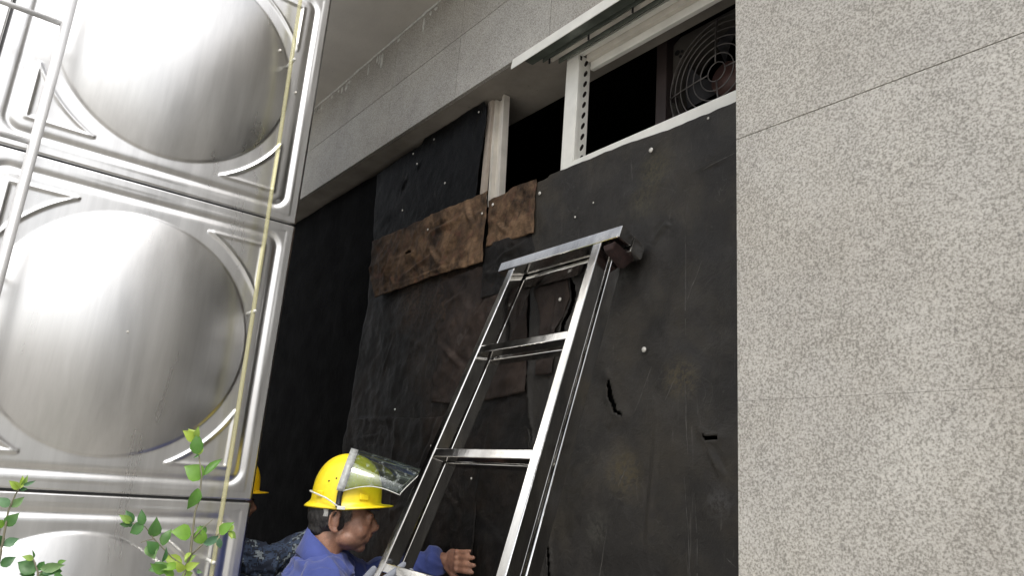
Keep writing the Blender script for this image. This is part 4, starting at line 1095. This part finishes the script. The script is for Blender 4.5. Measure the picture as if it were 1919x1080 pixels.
SHRUB = [{'label': 'tall leafy green shoot right of the other shrubs, in front of the tank', 'stems': [([(0.1722, 1.6129), (0.1818, 1.5823), (0.1847, 1.5467), (0.1817, 1.5266), (0.1842, 1.4874), (0.1858, 1.4659), (0.182, 1.4339), (0.1766, 1.3881), (0.1666, 0.8), (0.1766, 0)], 0.0009, 0.003), ([(0.237, 1.5002), (0.2218, 1.4957), (0.2006, 1.4797), (0.1877, 1.4649)], 0.0008, 0.0014), ([(0.2094, 1.5168), (0.1965, 1.5031), (0.1863, 1.4875)], 0.0006, 0.001), ([(0.1783, 1.4487), (0.1619, 1.459), (0.1473, 1.4713), (0.1302, 1.486), (0.1161, 1.5021), (0.0972, 1.5066)], 0.0012, 0.0006), ([(0.1142, 1.4798), (0.1226, 1.4833), (0.1323, 1.4857)], 0.0006, 0.0008)], 'leaves': [((0.1652, 1.6344), (0.1433, 1.6472), 0.9, 'leaf_young'), ((0.165, 1.6356), (0.1519, 1.6538), 0.8, 'leaf_young'), ((0.1635, 1.6377), (0.1628, 1.6543), 0.7, 'leaf_young'), ((0.1689, 1.6126), (0.1633, 1.6451), 0.85, 'leaf'), ((0.1723, 1.6122), (0.1763, 1.6274), 0.9, 'leaf_young'), ((0.1722, 1.6129), (0.1645, 1.607), 0.5, 'leaf_dark'), ((0.1847, 1.578), (0.1551, 1.5949), 1.15, 'leaf'), ((0.1846, 1.5825), (0.2085, 1.6122), 0.45, 'leaf'), ((0.1802, 1.5624), (0.1718, 1.5279), 0.75, 'leaf'), ((0.182, 1.4938), (0.1522, 1.4992), 1.15, 'leaf'), ((0.2041, 1.4968), (0.1876, 1.5049), 1.0, 'leaf'), ((0.1996, 1.4792), (0.1917, 1.5062), 1.0, 'leaf'), ((0.1842, 1.4874), (0.2017, 1.5044), 0.5, 'leaf_dark'), ((0.2218, 1.4957), (0.2367, 1.5158), 0.9, 'leaf'), ((0.2366, 1.5002), (0.25, 1.4891), 0.8, 'leaf_young'), ((0.2377, 1.5003), (0.2434, 1.5105), 0.8, 'leaf_young'), ((0.2356, 1.4991), (0.2415, 1.4904), 0.7, 'leaf_young'), ((0.2015, 1.4804), (0.2244, 1.4931), 0.7, 'leaf_pale'), ((0.2228, 1.4898), (0.2284, 1.4724), 0.7, 'leaf_pale'), ((0.2204, 1.4908), (0.2075, 1.4773), 0.6, 'leaf_pale'), ((0.13, 1.4873), (0.1289, 1.5158), 0.85, 'leaf_dark'), ((0.138, 1.4658), (0.1226, 1.4833), 1.1, 'leaf_dark'), ((0.1238, 1.477), (0.1373, 1.4584), 1.1, 'leaf_pale'), ((0.1445, 1.4755), (0.1526, 1.5014), 0.8, 'leaf_dark'), ((0.148, 1.4534), (0.1512, 1.4746), 0.5, 'leaf_dark'), ((0.1122, 1.5044), (0.1054, 1.5271), 0.75, 'leaf_dark'), ((0.1138, 1.5037), (0.0952, 1.4928), 1.15, 'leaf_dark'), ((0.099, 1.5077), (0.0852, 1.5244), 0.8, 'leaf_dark'), ((0.0971, 1.5072), (0.0782, 1.5177), 0.7, 'leaf_young'), ((0.0976, 1.5045), (0.0804, 1.5038), 0.7, 'leaf_dark'), ((0.098, 1.5076), (0.0893, 1.501), 1.1, 'leaf_dark'), ((0.1771, 1.4497), (0.1492, 1.4608), 0.8, 'leaf_young'), ((0.1535, 1.4483), (0.1305, 1.4406), 0.9, 'leaf_pale'), ((0.164, 1.4358), (0.1484, 1.4534), 0.9, 'leaf'), ((0.1797, 1.453), (0.1934, 1.465), 0.9, 'leaf_young'), ((0.1812, 1.4445), (0.1974, 1.4544), 0.8, 'leaf_young'), ((0.1788, 1.4339), (0.1959, 1.4383), 0.8, 'leaf_young'), ((0.1721, 1.4486), (0.1501, 1.444), 0.8, 'leaf'), ((0.1821, 1.4509), (0.1909, 1.4372), 0.8, 'leaf_young'), ((0.1855, 1.468), (0.1768, 1.4572), 0.6, 'leaf_young'), ((0.1685, 1.4338), (0.1529, 1.4399), 0.9, 'leaf'), ((0.157, 1.4399), (0.1328, 1.45), 0.8, 'leaf'), ((0.1798, 1.4402), (0.1668, 1.4548), 0.8, 'leaf_young'), ((0.1984, 1.4426), (0.2041, 1.4406), 0.7, 'leaf_pale')], 'base': (0.1766, 0), 'low': 1.3}, {'label': 'thin leafy shoot at the left edge in front of the tank', 'stems': [([(-0.0524, 1.5512), (-0.0569, 1.5388), (-0.0607, 1.5167), (-0.0593, 1.4891), (-0.0582, 1.4658), (-0.0573, 1.4465), (-0.0531, 1.3992), (-0.0531, 0.7), (-0.0531, 0)], 0.0008, 0.0028)], 'leaves': [((-0.0533, 1.5471), (-0.0674, 1.5567), 0.8, 'leaf_young'), ((-0.0533, 1.5471), (-0.0523, 1.5659), 0.6, 'leaf_young'), ((-0.0506, 1.5514), (-0.0363, 1.5584), 0.5, 'leaf_pale'), ((-0.053, 1.5455), (-0.0444, 1.5473), 0.8, 'leaf_dark'), ((-0.052, 1.5492), (-0.0469, 1.5655), 0.5, 'leaf_young'), ((-0.0547, 1.545), (-0.0629, 1.5546), 0.7, 'leaf_young'), ((-0.0608, 1.5222), (-0.0761, 1.5341), 0.95, 'leaf_pale'), ((-0.0603, 1.5217), (-0.0452, 1.5355), 0.8, 'leaf_pale'), ((-0.0601, 1.496), (-0.0478, 1.5143), 1.0, 'leaf_dark'), ((-0.061, 1.4959), (-0.0744, 1.5022), 0.9, 'leaf'), ((-0.0576, 1.4697), (-0.0402, 1.4804), 0.85, 'leaf_pale'), ((-0.0581, 1.4701), (-0.0681, 1.4849), 0.9, 'leaf_dark'), ((-0.0543, 1.4443), (-0.0392, 1.4566), 1.0, 'leaf_dark'), ((-0.0561, 1.4446), (-0.0683, 1.454), 1, 'leaf')], 'base': (-0.0531, 0), 'low': 1.32}, {'label': 'short bushy green tuft at the bottom left, between the two taller shoots', 'stems': [([(-0.0179, 1.4541), (-0.0134, 1.4454), (-0.0084, 1.4357), (-0.0067, 1.4241), (-0.002, 1.399), (-0.002, 0.7), (-0.002, 0)], 0.0008, 0.0028), ([(-0.0084, 1.4357), (0.0048, 1.4398), (0.0141, 1.4478)], 0.001, 0.0007)], 'leaves': [((-0.0174, 1.4535), (-0.0311, 1.4583), 0.8, 'leaf_young'), ((-0.0175, 1.4541), (-0.0207, 1.4658), 0.35, 'leaf_dark'), ((-0.0173, 1.4531), (-0.0249, 1.454), 0.8, 'leaf_young'), ((-0.0116, 1.4366), (-0.0364, 1.4498), 1.0, 'leaf_dark'), ((-0.0117, 1.4327), (-0.0314, 1.4344), 1.0, 'leaf_dark'), ((-0.0102, 1.4386), (-0.0028, 1.4505), 1.0, 'leaf_dark'), ((-0.0072, 1.4416), (0.0227, 1.446), 0.65, 'leaf_pale'), ((-0.0056, 1.4377), (0.0054, 1.4281), 1.0, 'leaf_dark'), ((0.007, 1.4379), (0.0219, 1.4381), 0.9, 'leaf_dark'), ((0.0123, 1.4478), (0.0222, 1.453), 0.8, 'leaf'), ((0.0114, 1.434), (0.0238, 1.4312), 0.9, 'leaf_dark'), ((-0.0036, 1.4367), (0.0128, 1.436), 0.9, 'leaf_dark'), ((-0.0123, 1.4318), (-0.0247, 1.4278), 0.9, 'leaf_dark')], 'base': (-0.002, 0), 'low': 1.38}]
for sh in SHRUB:
    r = empty('shrub', pp(*sh['base']), sh['label'], 'shrub')
    for pts, r0, r1 in sh['stems']: stem(r, pts, r0, r1)
    for b, t, wf, kind in sh['leaves']: leaf(r, b, t, wf, kind, random.uniform(-.2, .7), random.uniform(-.006, .006))
    # leaves and side twigs lower on the bush, below what the camera sees
    for i in range(70):
        a0, z0_ = sh['base'][0] + random.gauss(0, .07), random.uniform(.15, sh['low'])
        an = random.uniform(-.4, 3.5); L = random.uniform(.022, .038)
        leaf(r, (a0, z0_), (a0 + L * math.cos(an), z0_ + L * math.sin(an)), random.uniform(.8, 1.1), random.choice(('leaf', 'leaf_dark', 'leaf_dark', 'leaf_pale')), random.uniform(-.3, .8), random.gauss(0, .05))
